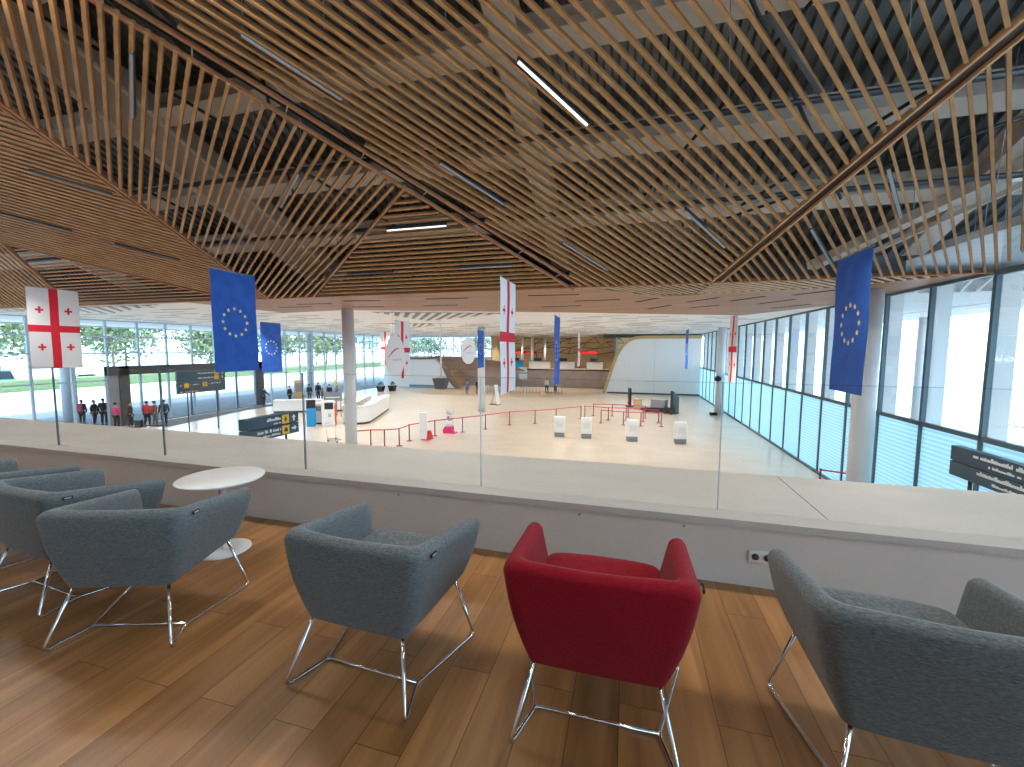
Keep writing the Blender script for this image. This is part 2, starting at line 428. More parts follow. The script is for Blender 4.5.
def make_shell(fab):
    mb = MB()
    NO, NR = 7, 6
    th = .084
    cols = []
    ref = chair_path(1.0); n = len(ref)
    outer = [chair_path(j / (NO - 1)) for j in range(NO)]
    inner_top = chair_path(1.0, inset=th); inner_low = chair_path(.25, inset=th + .012)
    ring = []
    for i in range(n):
        yt = ref[i].y; zt = top_z(yt); zb = lerp(.288, .335, max(0, min(1, (yt - .05) / .5)))
        sec = []
        r = th / 2
        for j in range(NO):
            h = j / (NO - 1); z = lerp(zb, zt - r, h); p = outer[j][i]; sec.append(Vector((p.x, p.y, z)))
        po = ref[i]; pi = inner_top[i]
        for j in range(1, NR):
            g = PI * j / NR; c = (po + pi) / 2; dv = (po - pi) / 2
            q = c + dv * math.cos(g); sec.append(Vector((q.x, q.y, zt - r + r * math.sin(g))))
        for j in range(6):
            h = j / 5; z = lerp(zt - r, .355, h); q = pi.lerp(inner_low[i], h); sec.append(Vector((q.x, q.y, z)))
        ring.append(sec)
    # round the arm fronts: shrink the last sections towards their core
    m = len(ring[0])
    def front_cap(sec, steps=4):
        out = []
        cen = sum(sec, Vector()) / len(sec)
        # core line of the section keeps height, loses thickness
        for k in range(1, steps + 1):
            g = PI / 2 * k / steps; sc = math.cos(g); fw = math.sin(g) * .03
            o2 = []
            for j, p in enumerate(sec):
                # opposite point: mirror index
                q = sec[m - 1 - j]; mid = (p + q) / 2
                pp = mid + (p - mid) * max(sc, .04)
                tz = (pp.z - .33) / .3
                pp.z = cen.z + (pp.z - cen.z) * (1 - .10 * (1 - sc)); pp.y += fw * (1 - .25 * abs(pp.z - cen.z) / .16)
                o2.append(pp)
            out.append(o2)
        return out
    a = front_cap(ring[0]); b = front_cap(ring[-1])
    full = a[::-1] + ring + b
    vs = [p for sec in full for p in sec]; fs = []
    for i in range(len(full) - 1):
        for j in range(m - 1): fs.append((i * m + j, i * m + j + 1, (i + 1) * m + j + 1, (i + 1) * m + j))
    mb.add(vs, fs, 0, True)
    mb.add(full[0], [tuple(range(m))], 0, True); mb.add(full[-1], [tuple(range(m))[::-1]], 0, True)
    # seat base and underside
    base = chair_path(.0); top = chair_path(.25, inset=.02)
    sel = list(range(0, n, 2)); k = len(sel)
    bot = [Vector((base[i].x, min(base[i].y, .56), lerp(.288, .335, max(0, min(1, (base[i].y - .05) / .5))))) for i in sel]
    tp = [Vector((top[i].x, min(top[i].y, .565), .375)) for i in sel]
    mb.add(bot + tp, [tuple(range(k)), tuple(range(k, 2 * k))[::-1], (0, k, 2 * k - 1, k - 1)], 0, False)
    return mb
def make_cushion():
    mb = MB(); prof = []
    pl = [(-.235, .10), (.235, .10), (.262, .30), (.285, .60), (.25, .645), (0, .66), (-.25, .645), (-.285, .60), (-.262, .30)]
    levels = [(.90, .365), (.985, .385), (1.0, .42), (.985, .452), (.93, .468), (.6, .476)]
    cx, cy = 0, .36; vs = []
    for s, z in levels:
        for x, y in pl: vs.append((cx + (x - cx) * s, cy + (y - cy) * s, z + .02 * (y - .1)))
    n = len(pl); fs = [(i * n + k, i * n + (k + 1) % n, (i + 1) * n + (k + 1) % n, (i + 1) * n + k) for i in range(len(levels) - 1) for k in range(n)]
    fs += [tuple(range(n))[::-1], tuple(range((len(levels) - 1) * n, len(levels) * n))]
    return mb.add(vs, fs, 0, True)
def make_chair(fab, loc, rz, label, group):
    t = empty('armchair', loc, rz, label, 'armchair', group)
    sh = make_shell(fab).build('upholstered_shell', fab, t)
    make_cushion().build('seat_cushion', fab, t, sub=2)
    r = .0085
    for s in (1, -1):
        pts = fillet([(s * .225, .115, .315), (s * .305, .0, r), (s * .245, .19, r), (s * .358, .574, r), (s * .278, .50, .345)], .03, 6)
        MB().tube(pts, r, 10).build('sled_leg', M['chrome'], t)
        g = MB(); g.lathe([(.011, 0), (.011, .006), (.008, .008)], n=10)
    MB().tube([(-.245, .19, r + .003), (.245, .19, r + .003)], r * .85, 10).build('cross_bar', M['chrome'], t)
    # small woven tag on the outer right of the rim
    tg = MB(); tg.box(-.021, -.0035, -.008, .021, .0035, .008, 0); tg.box(-.014, -.0042, -.0028, .014, .0042, .0028, 1)
    tg.build('fabric_tag', [M['tag'], M['tag_mark']], sh, loc=(.369, .135, .655), rot=(0, R(0), R(88)))
    return t
chairs = [
    ((-4.30, 1.44, 0), 2, 'grey wool tub armchair at far left, only its rim showing behind another', 'grey_fabric'),
    ((-3.40, 1.413, 0), R(-4.3), 'grey wool tub armchair second from left, partly hidden behind its neighbour', 'grey_fabric'),
    ((-2.445, 1.327, 0), R(18.5), 'grey wool tub armchair beside the white round table, chrome sled legs', 'grey_fabric'),
    ((-1.125, 1.38, 0), R(-2.2), 'grey wool tub armchair standing just left of the red one', 'grey_fabric'),
    ((-.09, 1.40, 0), R(.6), 'red felt tub armchair with chrome sled legs, seen from behind', 'red_fabric'),
    ((.955, 1.39, 0), R(-4.2), 'grey wool tub armchair in front of the wall socket, cropped at right', 'grey_fabric'),
]
proto = None
for loc, rz, lab, fb in chairs:
    if rz == 2: rz = R(2)
    if fb == 'red_fabric' or proto is None:
        c = make_chair(M[fb], loc, rz, lab, 'tub armchairs facing the parapet')
        if fb != 'red_fabric': proto = c
    else:
        c = copy_tree(proto); c.location = loc; c.rotation_euler = (0, 0, rz); c['label'] = lab

# ------------------------------------------------------------------ round table
t = empty('side_table', (-2.86, 2.30, 0), 0, 'low white round pedestal table between armchairs and parapet', 'table')
MB().lathe([(.0, 0), (.165, 0), (.170, .004), (.168, .010), (.03, .014), (.0, .014)], n=48).build('base_plate', M['table'], t)
MB().lathe([(.024, .012), (.022, .03), (.022, .540)], n=20).build('pedestal', M['table'], t)
MB().lathe([(.0, .540), (.270, .540), (.278, .545), (.278, .554), (.272, .559), (.0, .559)], n=64).build('table_top', M['table'], t)

# ------------------------------------------------------------------ slatted sloping ceiling
nrm = Vector((0, KS, 1)).normalized()
def zs(y, off=0.0): return CZ + KS * (YE - y) + off
def P3(x, y, off=0.0): return Vector((x, y, zs(y, off)))
def clip(poly, p, d):
    """clip the line p + t d by a convex polygon in plan"""
    t0, t1 = -1e9, 1e9; n = len(poly)
    area = sum(poly[i][0] * poly[(i + 1) % n][1] - poly[(i + 1) % n][0] * poly[i][1] for i in range(n))
    sg = 1 if area > 0 else -1
    for i in range(n):
        a = Vector(poly[i]); b = Vector(poly[(i + 1) % n]); e = b - a; nn = Vector((-e.y, e.x)) * sg
        num = nn.dot(Vector(p) - a); den = nn.dot(d)
        if abs(den) < 1e-9:
            if num < 0: return None
            continue
        tt = -num / den
        if den > 0: t0 = max(t0, tt)
        else: t1 = min(t1, tt)
    return (t0, t1) if t1 - t0 > .02 else None
def slats(mb, poly, ang, pitch, anchor, w=.045, h=.085, flat=False, off=0.0, mi=0):
    d = Vector((math.cos(R(ang)), math.sin(R(ang)))); q = Vector((-d.y, d.x))
    ks = [(Vector(p) - Vector(anchor)).dot(q) / pitch for p in poly]
    for k in range(math.floor(min(ks)) - 1, math.ceil(max(ks)) + 2):
        p = Vector(anchor) + q * (k * pitch); c = clip(poly, p, d)
        if not c: continue
        a = p + d * c[0]; b = p + d * c[1]
        if flat: A = Vector((a.x, a.y, CZ + off)); B = Vector((b.x, b.y, CZ + off)); up = (0, 0, 1)
        else: A, B, up = P3(a.x, a.y, off), P3(b.x, b.y, off), nrm
        mb.bar(A, B, w, h, mi, up)
N1, N2, N3, N4, N5 = (-1.39, YE), (2.13, YE), (-4.72, 8.29), (-10.58, YE), (-12.5, YE)
X0 = (-11.0, -.15)
def ceil(poly, ang, pitch, anchor, label, **kw):
    mb = MB(); slats(mb, poly, ang, pitch, anchor, **kw)
    return tag(mb.build('ceiling', M[kw_mat.get(label, 'slat')] if False else M['slat']), label, 'ceiling', kind='structure')
kw_mat = {}
# main facet between the two ridges
ceil([(-1.15, YE), (2.02, YE), (7.95, -.62), (7.95, -4.9), (-14.35, -4.9)], 48.5, .1857, (2.139, 12.217),
     'large honey timber slat field between the two ridges, slats running diagonally', w=.05, h=.09)
ceil([(2.32, YE), (7.95, YE), (7.95, .08)], 54.2, .1766, (2.139, 12.217), 'timber slat field beside the right window wall')
ceil([(-4.82, 8.42), (-1.70, YE), (-10.45, YE)], 0.0, .188, (-4.7, 8.5), 'triangular timber slat field with slats parallel to the parapet', w=.055, h=.055)
ceil([(-4.95, 8.25), (-10.70, YE - .02), (-12.42, YE), X0], 149.0, .170, (-11.57, 5.46), 'open timber slat field with widely seen roof steel above, left of ridge', w=.055, h=.10)
ceil([(-12.58, YE), (-14.1, YE), (-31.0, .2), (-11.15, .2)], 34.5, .176, (-14.2, 12.2), 'dense brown timber slat field at upper left', w=.095, h=.045)
ceil([(-14.35, YE), (-19.2, 8.75), (-22.7, YE)], 0.0, .19, (-19.1, 8.63), 'small dark slat triangle above the leftmost flag', w=.06, h=.025)
ceil([(-19.35, 8.6), (-23.05, YE), (-33, YE), (-33, .2), (-31.2, .2)], 135, .20, (-19.25, 8.6), 'dark timber slat field in the far left corner', w=.07, h=.05)
# fold trims
def trims(name, segs, m, label, w=.055, h=.12):
    mb = MB()
    for a, b in segs: mb.bar(P3(*a), P3(*b), w, h, 0, nrm)
    return tag(mb.build(name, m), label, 'trim', kind='structure')
r1 = Vector((5.88, 7.55)).normalized(); r1n = Vector((-r1.y, r1.x))
A1 = Vector((-14.0, -3.97)); B1 = Vector(N1)
trims('trim_2', [((A1 - r1n * .04), (B1 - r1n * .04)), ((A1 + r1n * .26), (B1 + r1n * .26))], M['trim_wood'], 'pair of reddish timber edge boards along the left ridge', .065, .06)
mb = MB()
for k in range(14):
    p = A1.lerp(B1, .12 + k * .065); mb.tube([P3(p.x - r1n.x * .03, p.y - r1n.y * .03, .05), P3(p.x + r1n.x * .26, p.y + r1n.y * .26, .05)], .012, 6)
mb.bar(P3(A1.x + r1n.x * .11, A1.y + r1n.y * .11, .12), P3(B1.x + r1n.x * .11, B1.y + r1n.y * .11, .12), .24, .01, 1, nrm)  # black board added in the ridge gap to paint its shade
tag(mb.build('trim_3', [M['beam'], M['void']]), 'small spacer rods and an added black shade board between the twin edge boards of the left ridge', 'trim', kind='structure')
r2 = Vector((2.444, -5.27)).normalized(); r2n = Vector((-r2.y, r2.x))
A2 = Vector(N2); B2 = A2 + r2 * 14.0
trims('trim_4', [((A2 - r2n * .05), (B2 - r2n * .05)), ((A2 + r2n * .17), (B2 + r2n * .17))], M['slat_light'], 'pair of light timber edge boards along the right ridge', .035, .11)
mb = MB(); mb.bar(P3(A2.x + r2n.x * .06, A2.y + r2n.y * .06, .03), P3(B2.x + r2n.x * .06, B2.y + r2n.y * .06, .03), .20, .04, 0, nrm)
tag(mb.build('trim_5', M['channel']), 'dark brown channel between the boards of the right ridge', 'trim', kind='structure')
trims('trim_6', [(N3, N4)], M['trim_wood'], 'timber board where the open slat field meets the slat triangle', .05, .11)
d0 = Vector((-11.0, -.4))
trims('trim_7', [((d0.x, d0.y), (-12.5, YE)), ((d0.x - .13, d0.y), (-12.63, YE))], M['trim_wood'], 'twin timber boards between open and dense slat fields', .05, .12)
trims('trim_8', [((-31.3, 0), (-14.2, YE)), ((-19.25, 8.6), (-22.9, YE))], M['trim_wood'], 'timber boards around the small dark slat triangle', .05, .11)
trims('trim_9', [((-33, YE + .02), (-1.39, YE + .02)), ((-1.39, YE + .02), (WX - .05, YE + .02))], M['trim_wood'], 'thin timber board along the low edge of the sloping ceiling', .05, .09)

# flat low ceiling beyond the low edge
FP = [(-1.38, YE + .03), (.75, 15.0), (5.7, 14.3), (7.95, YE + .03)]
mb = MB(); slats(mb, [(-1.2, YE + .06), (.74, 14.9), (2.0, 14.75), (2.15, YE + .06)], 62, .2, (0, 13), flat=True, w=.035, h=.035)
slats(mb, [(2.2, YE + .06), (2.05, 14.75), (5.7, 14.2), (7.9, YE + .06)], 48, .22, (2.2, 13), flat=True, w=.045, h=.035)
tag(mb.build('ceiling', M['slat_light']), 'narrow strip of timber slats, window light painted into their pale tone, just past the low ceiling edge', 'ceiling', kind='structure')  # paler slat tone stands in for window light on this strip
band = [(-17.0, YE + .03), (-1.38, YE + .03), (.75, 15.0), (5.7, 14.3), (WX - .02, YE + .05), (WX - .02, 19.6), (5.7, 24.6), (-3.3, 20.5), (-13.0, 17.0), (-17.0, 17.6)]
mb = MB(); mb.prism(band, 2, CZ, CZ + .06, 0)
slotsA = [((-3.32, 13.89), (-1.62, 14.05)), ((-1.98, 15.88), (-.34, 15.8)), ((-3.63, 17.78), (-1.94, 17.56)), ((.23, 16.77), (.96, 15.66)), ((.8, 19.77), (1.63, 18.23)),
          ((2.11, 17.23), (2.99, 16.02)), ((2.54, 19.73), (3.5, 18.68)), ((-10.57, 13.76), (-9.09, 13.96)), ((-11.71, 15.83), (-10.21, 15.97)),
          ((-7.17, 13.95), (-5.56, 14.04)), ((-8.46, 16.18), (-6.85, 16.16)), ((3.6, 17.3), (4.4, 16.0)), ((4.9, 18.6), (5.7, 17.2)), ((5.2, 15.9), (6.1, 14.7)), ((6.0, 20.6), (6.9, 19.2)), ((-13.2, 14.3), (-11.6, 14.4)), ((-15.0, 15.2), (-13.4, 15.3))]
for a, b in slotsA: mb.bar((a[0], a[1], CZ - .002), (b[0], b[1], CZ - .002), .16, .012, 1)
mb.prism([(.3, 14.45), (1.0, 15.05), (2.2, 14.8), (2.2, 14.7), (1.0, 14.9)], 2, CZ - .06, CZ + .0, 2)
tag(mb.build('ceiling', [M['band'], M['void'], M['gold_edge']]), 'brown timber ceiling band with long dark slots', 'ceiling', kind='structure')
mb = MB()
white = [(LX, YE + .03), (-17.0, YE + .03), (-17.0, 17.6), (-13.0, 17.0), (-3.3, 20.5), (5.7, 24.6), (WX, 19.6), (WX, 66), (LX, 66)]
mb.prism(white, 2, CZ, CZ + .06, 0)
random.seed(3)
y = 13.0
while y < 60:
    x = LX + random.random() * 2
    while x < WX - 2.2:
        L = random.uniform(1.4, 2.2)
        lim = 18.5 if x < -17.5 else (17.8 + (x + 13) * .36 if x < -3.3 else 21.3 + (x + 3.3) * .46)
        patch = -17.5 < x < -4.5 and 17.5 < y < 27
        if (x < -18.6 or y > lim + .8) and not patch:
            mb.bar((x, y, CZ - .002), (x + L, y + random.uniform(-.12, .12), CZ - .002), .15, .012, 1)
        x += L + random.uniform(.9, 3.6)
    y += random.uniform(.75, 1.15)
# slatted openings in the white ceiling
for poly, ang in (([(-12.3, 18.1), (-5.9, 20.3), (-12.6, 24.6)], 123), ([(-16.9, 26.3), (-13.3, 27.3), (-16.6, 31.2)], 123), ([(-30, 12.9), (-19, 12.9), (-26, 15.5)], 140)):
    mb.prism(poly, 2, CZ - .012, CZ - .004, 1)
    slats(mb, poly, ang, .5, poly[0], w=.24, h=.03, flat=True, off=-.03, mi=0)
tag(mb.build('ceiling', [M['ceil_white'], M['lamp_dark']]), 'white boarded hall ceiling dotted with grey slots and slatted openings', 'ceiling', kind='structure')

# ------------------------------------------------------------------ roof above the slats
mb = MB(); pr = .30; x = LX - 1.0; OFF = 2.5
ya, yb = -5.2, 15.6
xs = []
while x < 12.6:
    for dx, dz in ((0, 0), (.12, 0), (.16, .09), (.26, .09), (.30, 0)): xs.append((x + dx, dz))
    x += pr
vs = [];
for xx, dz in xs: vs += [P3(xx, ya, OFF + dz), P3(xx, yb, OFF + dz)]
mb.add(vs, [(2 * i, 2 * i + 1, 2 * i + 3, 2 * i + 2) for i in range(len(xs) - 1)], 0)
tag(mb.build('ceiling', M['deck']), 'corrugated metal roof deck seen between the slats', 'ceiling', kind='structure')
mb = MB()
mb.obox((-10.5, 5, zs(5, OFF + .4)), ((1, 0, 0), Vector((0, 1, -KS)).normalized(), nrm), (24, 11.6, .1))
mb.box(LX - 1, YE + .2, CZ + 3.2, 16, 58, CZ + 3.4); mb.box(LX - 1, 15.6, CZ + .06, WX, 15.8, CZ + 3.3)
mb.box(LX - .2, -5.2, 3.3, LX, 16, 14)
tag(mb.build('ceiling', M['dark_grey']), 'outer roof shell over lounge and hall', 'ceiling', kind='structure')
def ibeam_y(mb, x, off, depth=.55, fl=.36, y0=-5, y1=14):
    ax = (Vector((1, 0, 0)), Vector((0, 1, -KS)).normalized(), nrm)
    yc = (y0 + y1) / 2; L = (y1 - y0) / 2 * math.sqrt(1 + KS * KS); c = P3(x, yc, off)
    mb.obox(c, ax, (.05, L, depth / 2)); mb.obox(c - nrm * depth / 2, ax, (fl / 2, L, .02)); mb.obox(c + nrm * depth / 2, ax, (fl / 2, L, .02))
def ibeam_x(mb, y, off, depth=.42, fl=.30, x0=LX, x1=9):
    ax = (Vector((1, 0, 0)), Vector((0, 1, -KS)).normalized(), nrm); c = P3((x0 + x1) / 2, y, off); L = (x1 - x0) / 2
    mb.obox(c, ax, (L, .04, depth / 2)); mb.obox(c - nrm * depth / 2, ax, (L, fl / 2, .02)); mb.obox(c + nrm * depth / 2, ax, (L, fl / 2, .02))
blab = {-22.2: 'cream steel roof beam far left over the dense slat field', -12.2: 'cream steel roof beam running down above the open left slat field',
        -2.2: 'cream steel roof beam running down behind the centre of the slats', 7.3: 'cream steel roof beam beside the right window wall'}
for x, lb in blab.items():
    mb = MB()
    if x in (-12.2, -22.2):
        ax = (Vector((1, 0, 0)), Vector((0, 1, -KS)).normalized(), nrm)
        mb.obox(P3(x + .85, 4.5, 1.75), ax, (.66, 10.3, .22), 1); mb.obox(P3(x + .16, 4.5, 1.5), ax, (.10, 10.3, .03)); mb.obox(P3(x + 1.5, 4.5, 1.5), ax, (.05, 10.3, .03))
    else: ibeam_y(mb, x, 1.75, .5, .5)
    tag(mb.build('beam', [M['beam'], M['tan_steel']]), lb, 'beam', kind='structure')
for y, lb in ((3.2, 'cream cross beam nearest the lounge above the slats'), (5.4, 'second cream cross beam above the slats'), (7.7, 'third cream cross beam above the slats, mid ceiling'),
              (9.9, 'fourth cream cross beam above the slats'), (12.0, 'cream cross beam at the low end of the slats')):
    mb = MB(); ibeam_x(mb, y, 1.85, .5, .42); tag(mb.build('beam', M['beam']), lb, 'beam', kind='structure')
mb = MB(); mb.bar((8.0, 10.2, 5.45), (5.2, 14.6, 4.0), .34, .22); mb.bar((8.0, 10.9, 5.05), (6.2, 14.0, 4.1), .10, .10)
tag(mb.build('beam', M['beam']), 'pale diagonal bracing beam above the right slat field', 'beam', kind='structure')
mb = MB()
random.seed(5)
for x, y0, x1, y1 in ((-9, 1, -3, 11), (-3, 1, -9.5, 10.5), (-1.5, 3, 4.6, 11.5), (5.5, 3, .2, 11), (-17, 2, -12.5, 11), (1.5, 1, 7.5, 8.5), (-12.1, 3, -6.5, 11.5), (2.5, 11.5, 7.6, 6.5), (2.0, 12, 7.6, 9.5)):
    mb.tube([P3(x, y0, 1.35), P3(x1, y1, 1.35)], .035, 6)
tag(mb.build('trim_10', M['black_steel']), 'black bracing rods crossing above the slats', 'trim', kind='structure')
mb = MB()
for k in range(46):
    x = random.uniform(-15, 7.5); y = random.uniform(3.5, 11.8); a = P3(x, y, .05)
    mb.tube([a, P3(x + random.uniform(-.15, .15), y, 2.3)], .007, 5)
tag(mb.build('trim_11', M['mullion_light']), 'thin hanger rods carrying the slat fields', 'trim', kind='structure')
mb = MB()
for y in (5.0, 8.8, 10.9): mb.tube([P3(-20, y, 1.1), P3(7.8, y, 1.1)], .06, 8)
tag(mb.build('trim_12', M['black_steel']), 'black service pipes above the slats', 'trim', kind='structure')

# ------------------------------------------------------------------ linear lamps in the slats
LAMPS = [((-1.69, 6.32), (-.76, 7.45), 'lamp_on', 'lit white linear lamp among the slats, top centre'),
         ((-5.73, 5.31), (-4.81, 6.41), 'lamp_off', 'grey linear lamp beside the left ridge, near the top'),
         ((-3.66, 7.79), (-2.68, 8.97), 'lamp_off', 'grey linear lamp alongside the lower left ridge'),
         ((1.06, 9.56), (2.09, 10.8), 'lamp_off', 'grey linear lamp left of the right ridge foot'),
         ((-1.6, 10.27), (-.57, 11.45), 'lamp_off', 'grey linear lamp near the low ceiling edge, centre'),
         ((1.6, 6.33), (2.63, 7.46), 'lamp_dark', 'dark linear lamp high in the main slat field, upper right'),
         ((-5.89, 9.42), (-4.26, 9.42), 'lamp_on', 'bright linear lamp high in the slat triangle'),
         ((-4.63, 11.05), (-3.08, 11.05), 'lamp_off', 'linear lamp low in the slat triangle, behind the white and red flag'),
         ((-8.3, 11.06), (-6.75, 11.06), 'lamp_dark', 'dark linear lamp low in the slat triangle, left end'),
         ((-7.85, 5.21), (-9.23, 6.07), 'lamp_off', 'upright looking linear lamp in the open left slat field, upper'),
         ((-8.13, 8.42), (-6.86, 7.63), 'lamp_off', 'linear lamp in the open left slat field, lower'),
         ((4.25, 8.96), (5.12, 10.21), 'lamp_off', 'linear lamp in the right slat field, upper'),
         ((3.64, 10.36), (4.56, 11.63), 'lamp_off', 'linear lamp in the right slat field beside the blue flag'),
         ((-13.57, 6.67), (-12.33, 7.52), 'lamp_dark', 'dark linear lamp in the dense left slat field, nearest the ridge'),
         ((-16.91, 7.61), (-15.6, 8.45), 'lamp_dark', 'dark linear lamp in the dense left slat field, at the picture edge'),
         ((-14.88, 9.07), (-13.56, 9.93), 'lamp_dark', 'dark linear lamp in the dense left slat field, above the blue flag'),
         ((-19.9, 9.5), (-18.2, 9.5), 'lamp_dark', 'dark linear lamp in the small slat triangle at far left')]
for a, b, mt, lb in LAMPS:
    A, B = P3(*a, -.02), P3(*b, -.02)
    t = empty('linear_lamp', A.lerp(B, .5), 0, lb, 'ceiling lamp', 'linear ceiling lamps')
    a_, b_ = A - t.location, B - t.location
    MB().bar(a_, b_, .062, .10, 0, nrm).build('housing', M['lamp_dark'], t)
    MB().bar(a_ * .985 - nrm * .052, b_ * .985 - nrm * .052, .046, .012, 0, nrm).build('lens', M[mt], t)

# ------------------------------------------------------------------ columns
def column(x, y, z0, z1, r, label):
    mb = MB(); mb.lathe([(r, z0), (r, z1)], (x, y, 0), 32)
    return tag(mb.build('column', M['col']), label, 'column', kind='structure')
column(-12.6, 16.7, GZ, CZ, .27, 'round white column behind the kiosks, left of centre')
column(7.05, 15.2, GZ, CZ, .30, 'round white column beside the blue flag at the right window wall')
column(7.3, 37.2, GZ, CZ, .33, 'distant round white column near the far end of the right windows')
column(-11.9, 33.0, GZ, CZ, .30, 'slim white column behind the distant blue flag')
column(-39, 20.2, GZ, CZ, .42, 'white exterior column outside the left windows beside the flag')
column(-39, 44.0, GZ, CZ, .42, 'white exterior column outside the left windows, distant')
t = empty('wall_speaker', (7.05, 36.85, 0), 0, 'black round speaker on the distant right column', 'speaker')
MB().lathe([(.0, -.25), (.24, -.16), (.28, 0), (.24, .16), (0, .25)], (0, 0, -.85), 16).build('speaker_body', M['black'], t)
MB().box(.0, -.06, -.92, .25, .3, -.78).build('bracket', M['black_steel'], t)
t = empty('floor_box', (6.75, 36.6, GZ), 0, 'small black box at the foot of the distant right column', 'box')
MB().box(-.25, -.2, 0, .3, .2, .22).build('box_body', M['black'], t, bevel=.02)

# ------------------------------------------------------------------ window walls
NW = [0]
def wname():
    NW[0] += 1; return 'window_%d' % NW[0]
ys = [-5.0 + 2.1 * k for k in range(0, 28)]
base_i = 8
for i in range(len(ys) - 1):
    y0 = 12.22 + 2.09 * (i - base_i); y1 = y0 + 2.09
    if y1 < -5: continue
    if y0 > EY: break
    y1 = min(y1, EY)
    zt = CZ if y0 > 12 else zs(y0, OFF - .05)
    lab = '%s tall glazed bay of the right window wall counted away from the lounge' % ORD[i] if i < 26 else 'last tall glazed bay of the right window wall'
    o = empty(wname(), (WX, y0, GZ), 0, lab, 'window', 'right window wall bays', 'structure')
    H = zt - GZ
    mb = MB(); mb.box(-.05, -.05, 0, .05, .05, H); mb.box(-.07, -.04, 3.18, .04, 2.09, 3.30); mb.box(-.10, 0, 0, .04, 2.09, .08); mb.box(-.06, 0, H - .08, .04, 2.09, H)
    if H > 8: mb.box(-.08, 0, 7.0, .04, 2.09, 7.12)
    mb.build('frame', M['mullion'], o)
    MB().box(-.005, .04, 3.3, .005, 2.05, H).build('pane', M['wglass'], o)
    MB().box(-.005, .045, .08, .003, 2.045, 3.19).build('frosted_panel', M['blind'], o)
    MB().box(.06, -.05, 3.18, .42, .07, H - .02 if H < 8 else 7.06).build('fin', M['white'], o)
yl = [15.55 + 1.86 * k for k in range(-2, 20)]
for i in range(len(yl) - 1):
    y0, y1 = yl[i], yl[i + 1]
    if y0 > EY: break
    lab = '%s glazed bay of the left window wall counted away from the lounge' % ORD[i]
    o = empty(wname(), (LX, y0, GZ), 0, lab, 'window', 'left window wall bays', 'structure')
    H = CZ - GZ; W = y1 - y0
    mb = MB(); mb.box(-.08, -.06, 0, .06, .06, H); mb.box(-.05, 0, H - .06, .05, W, H)
    for z in (4.93, 6.02): mb.box(-.05, 0, z - .05, .05, W, z + .05)
    door = 19.0 < y0 < 31.2
    mb.box(-.05, 0, 3.1, .05, W, 3.18) if not door else None
    if not door: mb.box(-.05, 0, 0, .05, W, .1)
    mb.build('frame', M['mullion_light'], o)
    MB().box(-.004, .06, (.1 if not door else 4.0), .004, W - .06, H - .06).build('pane', M['wglass'], o)
# lounge side strip of the left hall wall (before the glazing)
o = MB().box(LX - .1, -5, GZ, LX + .1, yl[0], CZ).build('wall_side', M['white_wall']); tag(o, 'plain left hall wall before the glazing starts', 'wall', kind='structure')

# entrance vestibule: dark portal with glass doors
t = empty('door_1', (LX, 19.1, GZ), 0, 'dark framed glazed entrance vestibule in the left window wall', 'entrance', kind='structure')
mb = MB(); mb.box(-.1, .6, 0, .3, 1.2, 4.05, 0); mb.box(-.1, 0, 0, .2, .6, 4.05, 1); mb.box(-.1, 0, 3.45, .3, 12.1, 4.05, 0); mb.box(-.1, 11.5, 0, .3, 12.1, 4.05, 0)
mb.build('portal_frame', [M['dark_grey'], M['mid_grey']], t)
mb = MB()
for y in (3.2, 5.4, 7.6, 9.4): mb.box(.08, y - .05, 0, .18, y + .05, 3.45)
mb.box(.08, 1.2, 0, .18, 11.5, .06)
df = mb.build('door_frame', M['mullion'], t)
MB().box(.12, 1.2, .06, .13, 11.5, 3.45).build('door_glass', M['wglass'], df)
mb = MB(); mb.prism([(LX + .7, 20.3), (-29.6, 20.2), (-31.2, 27), (-31.8, 35.5), (LX + .5, 36)], 2, GZ, GZ + .012)
tag(mb.build('trim_13', M['carpet']), 'dark matting strip inside the entrance doors', 'matting', kind='structure')

# ------------------------------------------------------------------ end wall and recess
def arch(x0, x1, zb, zt, r, flip=1, n=10):
    """outline of the right portal's curved edge"""
    return []
edge = [(-2.55, GZ), (-1.76, -1.11), (-1.15, .75), (-.55, 1.75), (.0, 2.35), (.7, 2.66), (1.6, 2.76), (WX, 2.78)]
poly = edge + [(WX, GZ)]
mb = MB(); mb.prism(poly, 1, EY, EY + .25, 0)
mb.bar((3.0, EY - .004, GZ + .15), (3.0, EY - .004, 2.7), .012, .012, 1)
mb.box(-2.4, EY - .03, GZ, WX, EY, GZ + .16, 2)
o = mb.build('wall_end', [M['white_wall'], M['mid_grey'], M['dark_grey']]); tag(o, 'white end wall with a curved left edge on the right side of the hall', 'wall', kind='structure')
mb = MB()
for i in range(len(edge) - 1):
    (xa, za), (xb, zb) = edge[i], edge[i + 1]
    d = Vector((xb - xa, 0, zb - za)).normalized(); nn = Vector((-d.z, 0, d.x))
    q = [Vector((xa, EY - .12, za)), Vector((xb, EY - .12, zb)), Vector((xb, EY - .12, zb)) + nn * .36, Vector((xa, EY - .12, za)) + nn * .36]
    q2 = [p + Vector((0, 3.2, 0)) for p in q]
    mb.add(q + q2, [(0, 1, 2, 3), (7, 6, 5, 4), (0, 4, 5, 1), (3, 2, 6, 7)], 0)
o = mb.build('trim_14', M['gold_edge']); tag(o, 'golden timber edge curving around the white end wall', 'trim', kind='structure')
o = MB().box(-3, EY + .2, 2.9, WX, EY + .5, CZ).build('wall_end', M['dark_grey']); tag(o, 'dark grey strip filling the gap above the white end wall', 'wall', kind='structure')
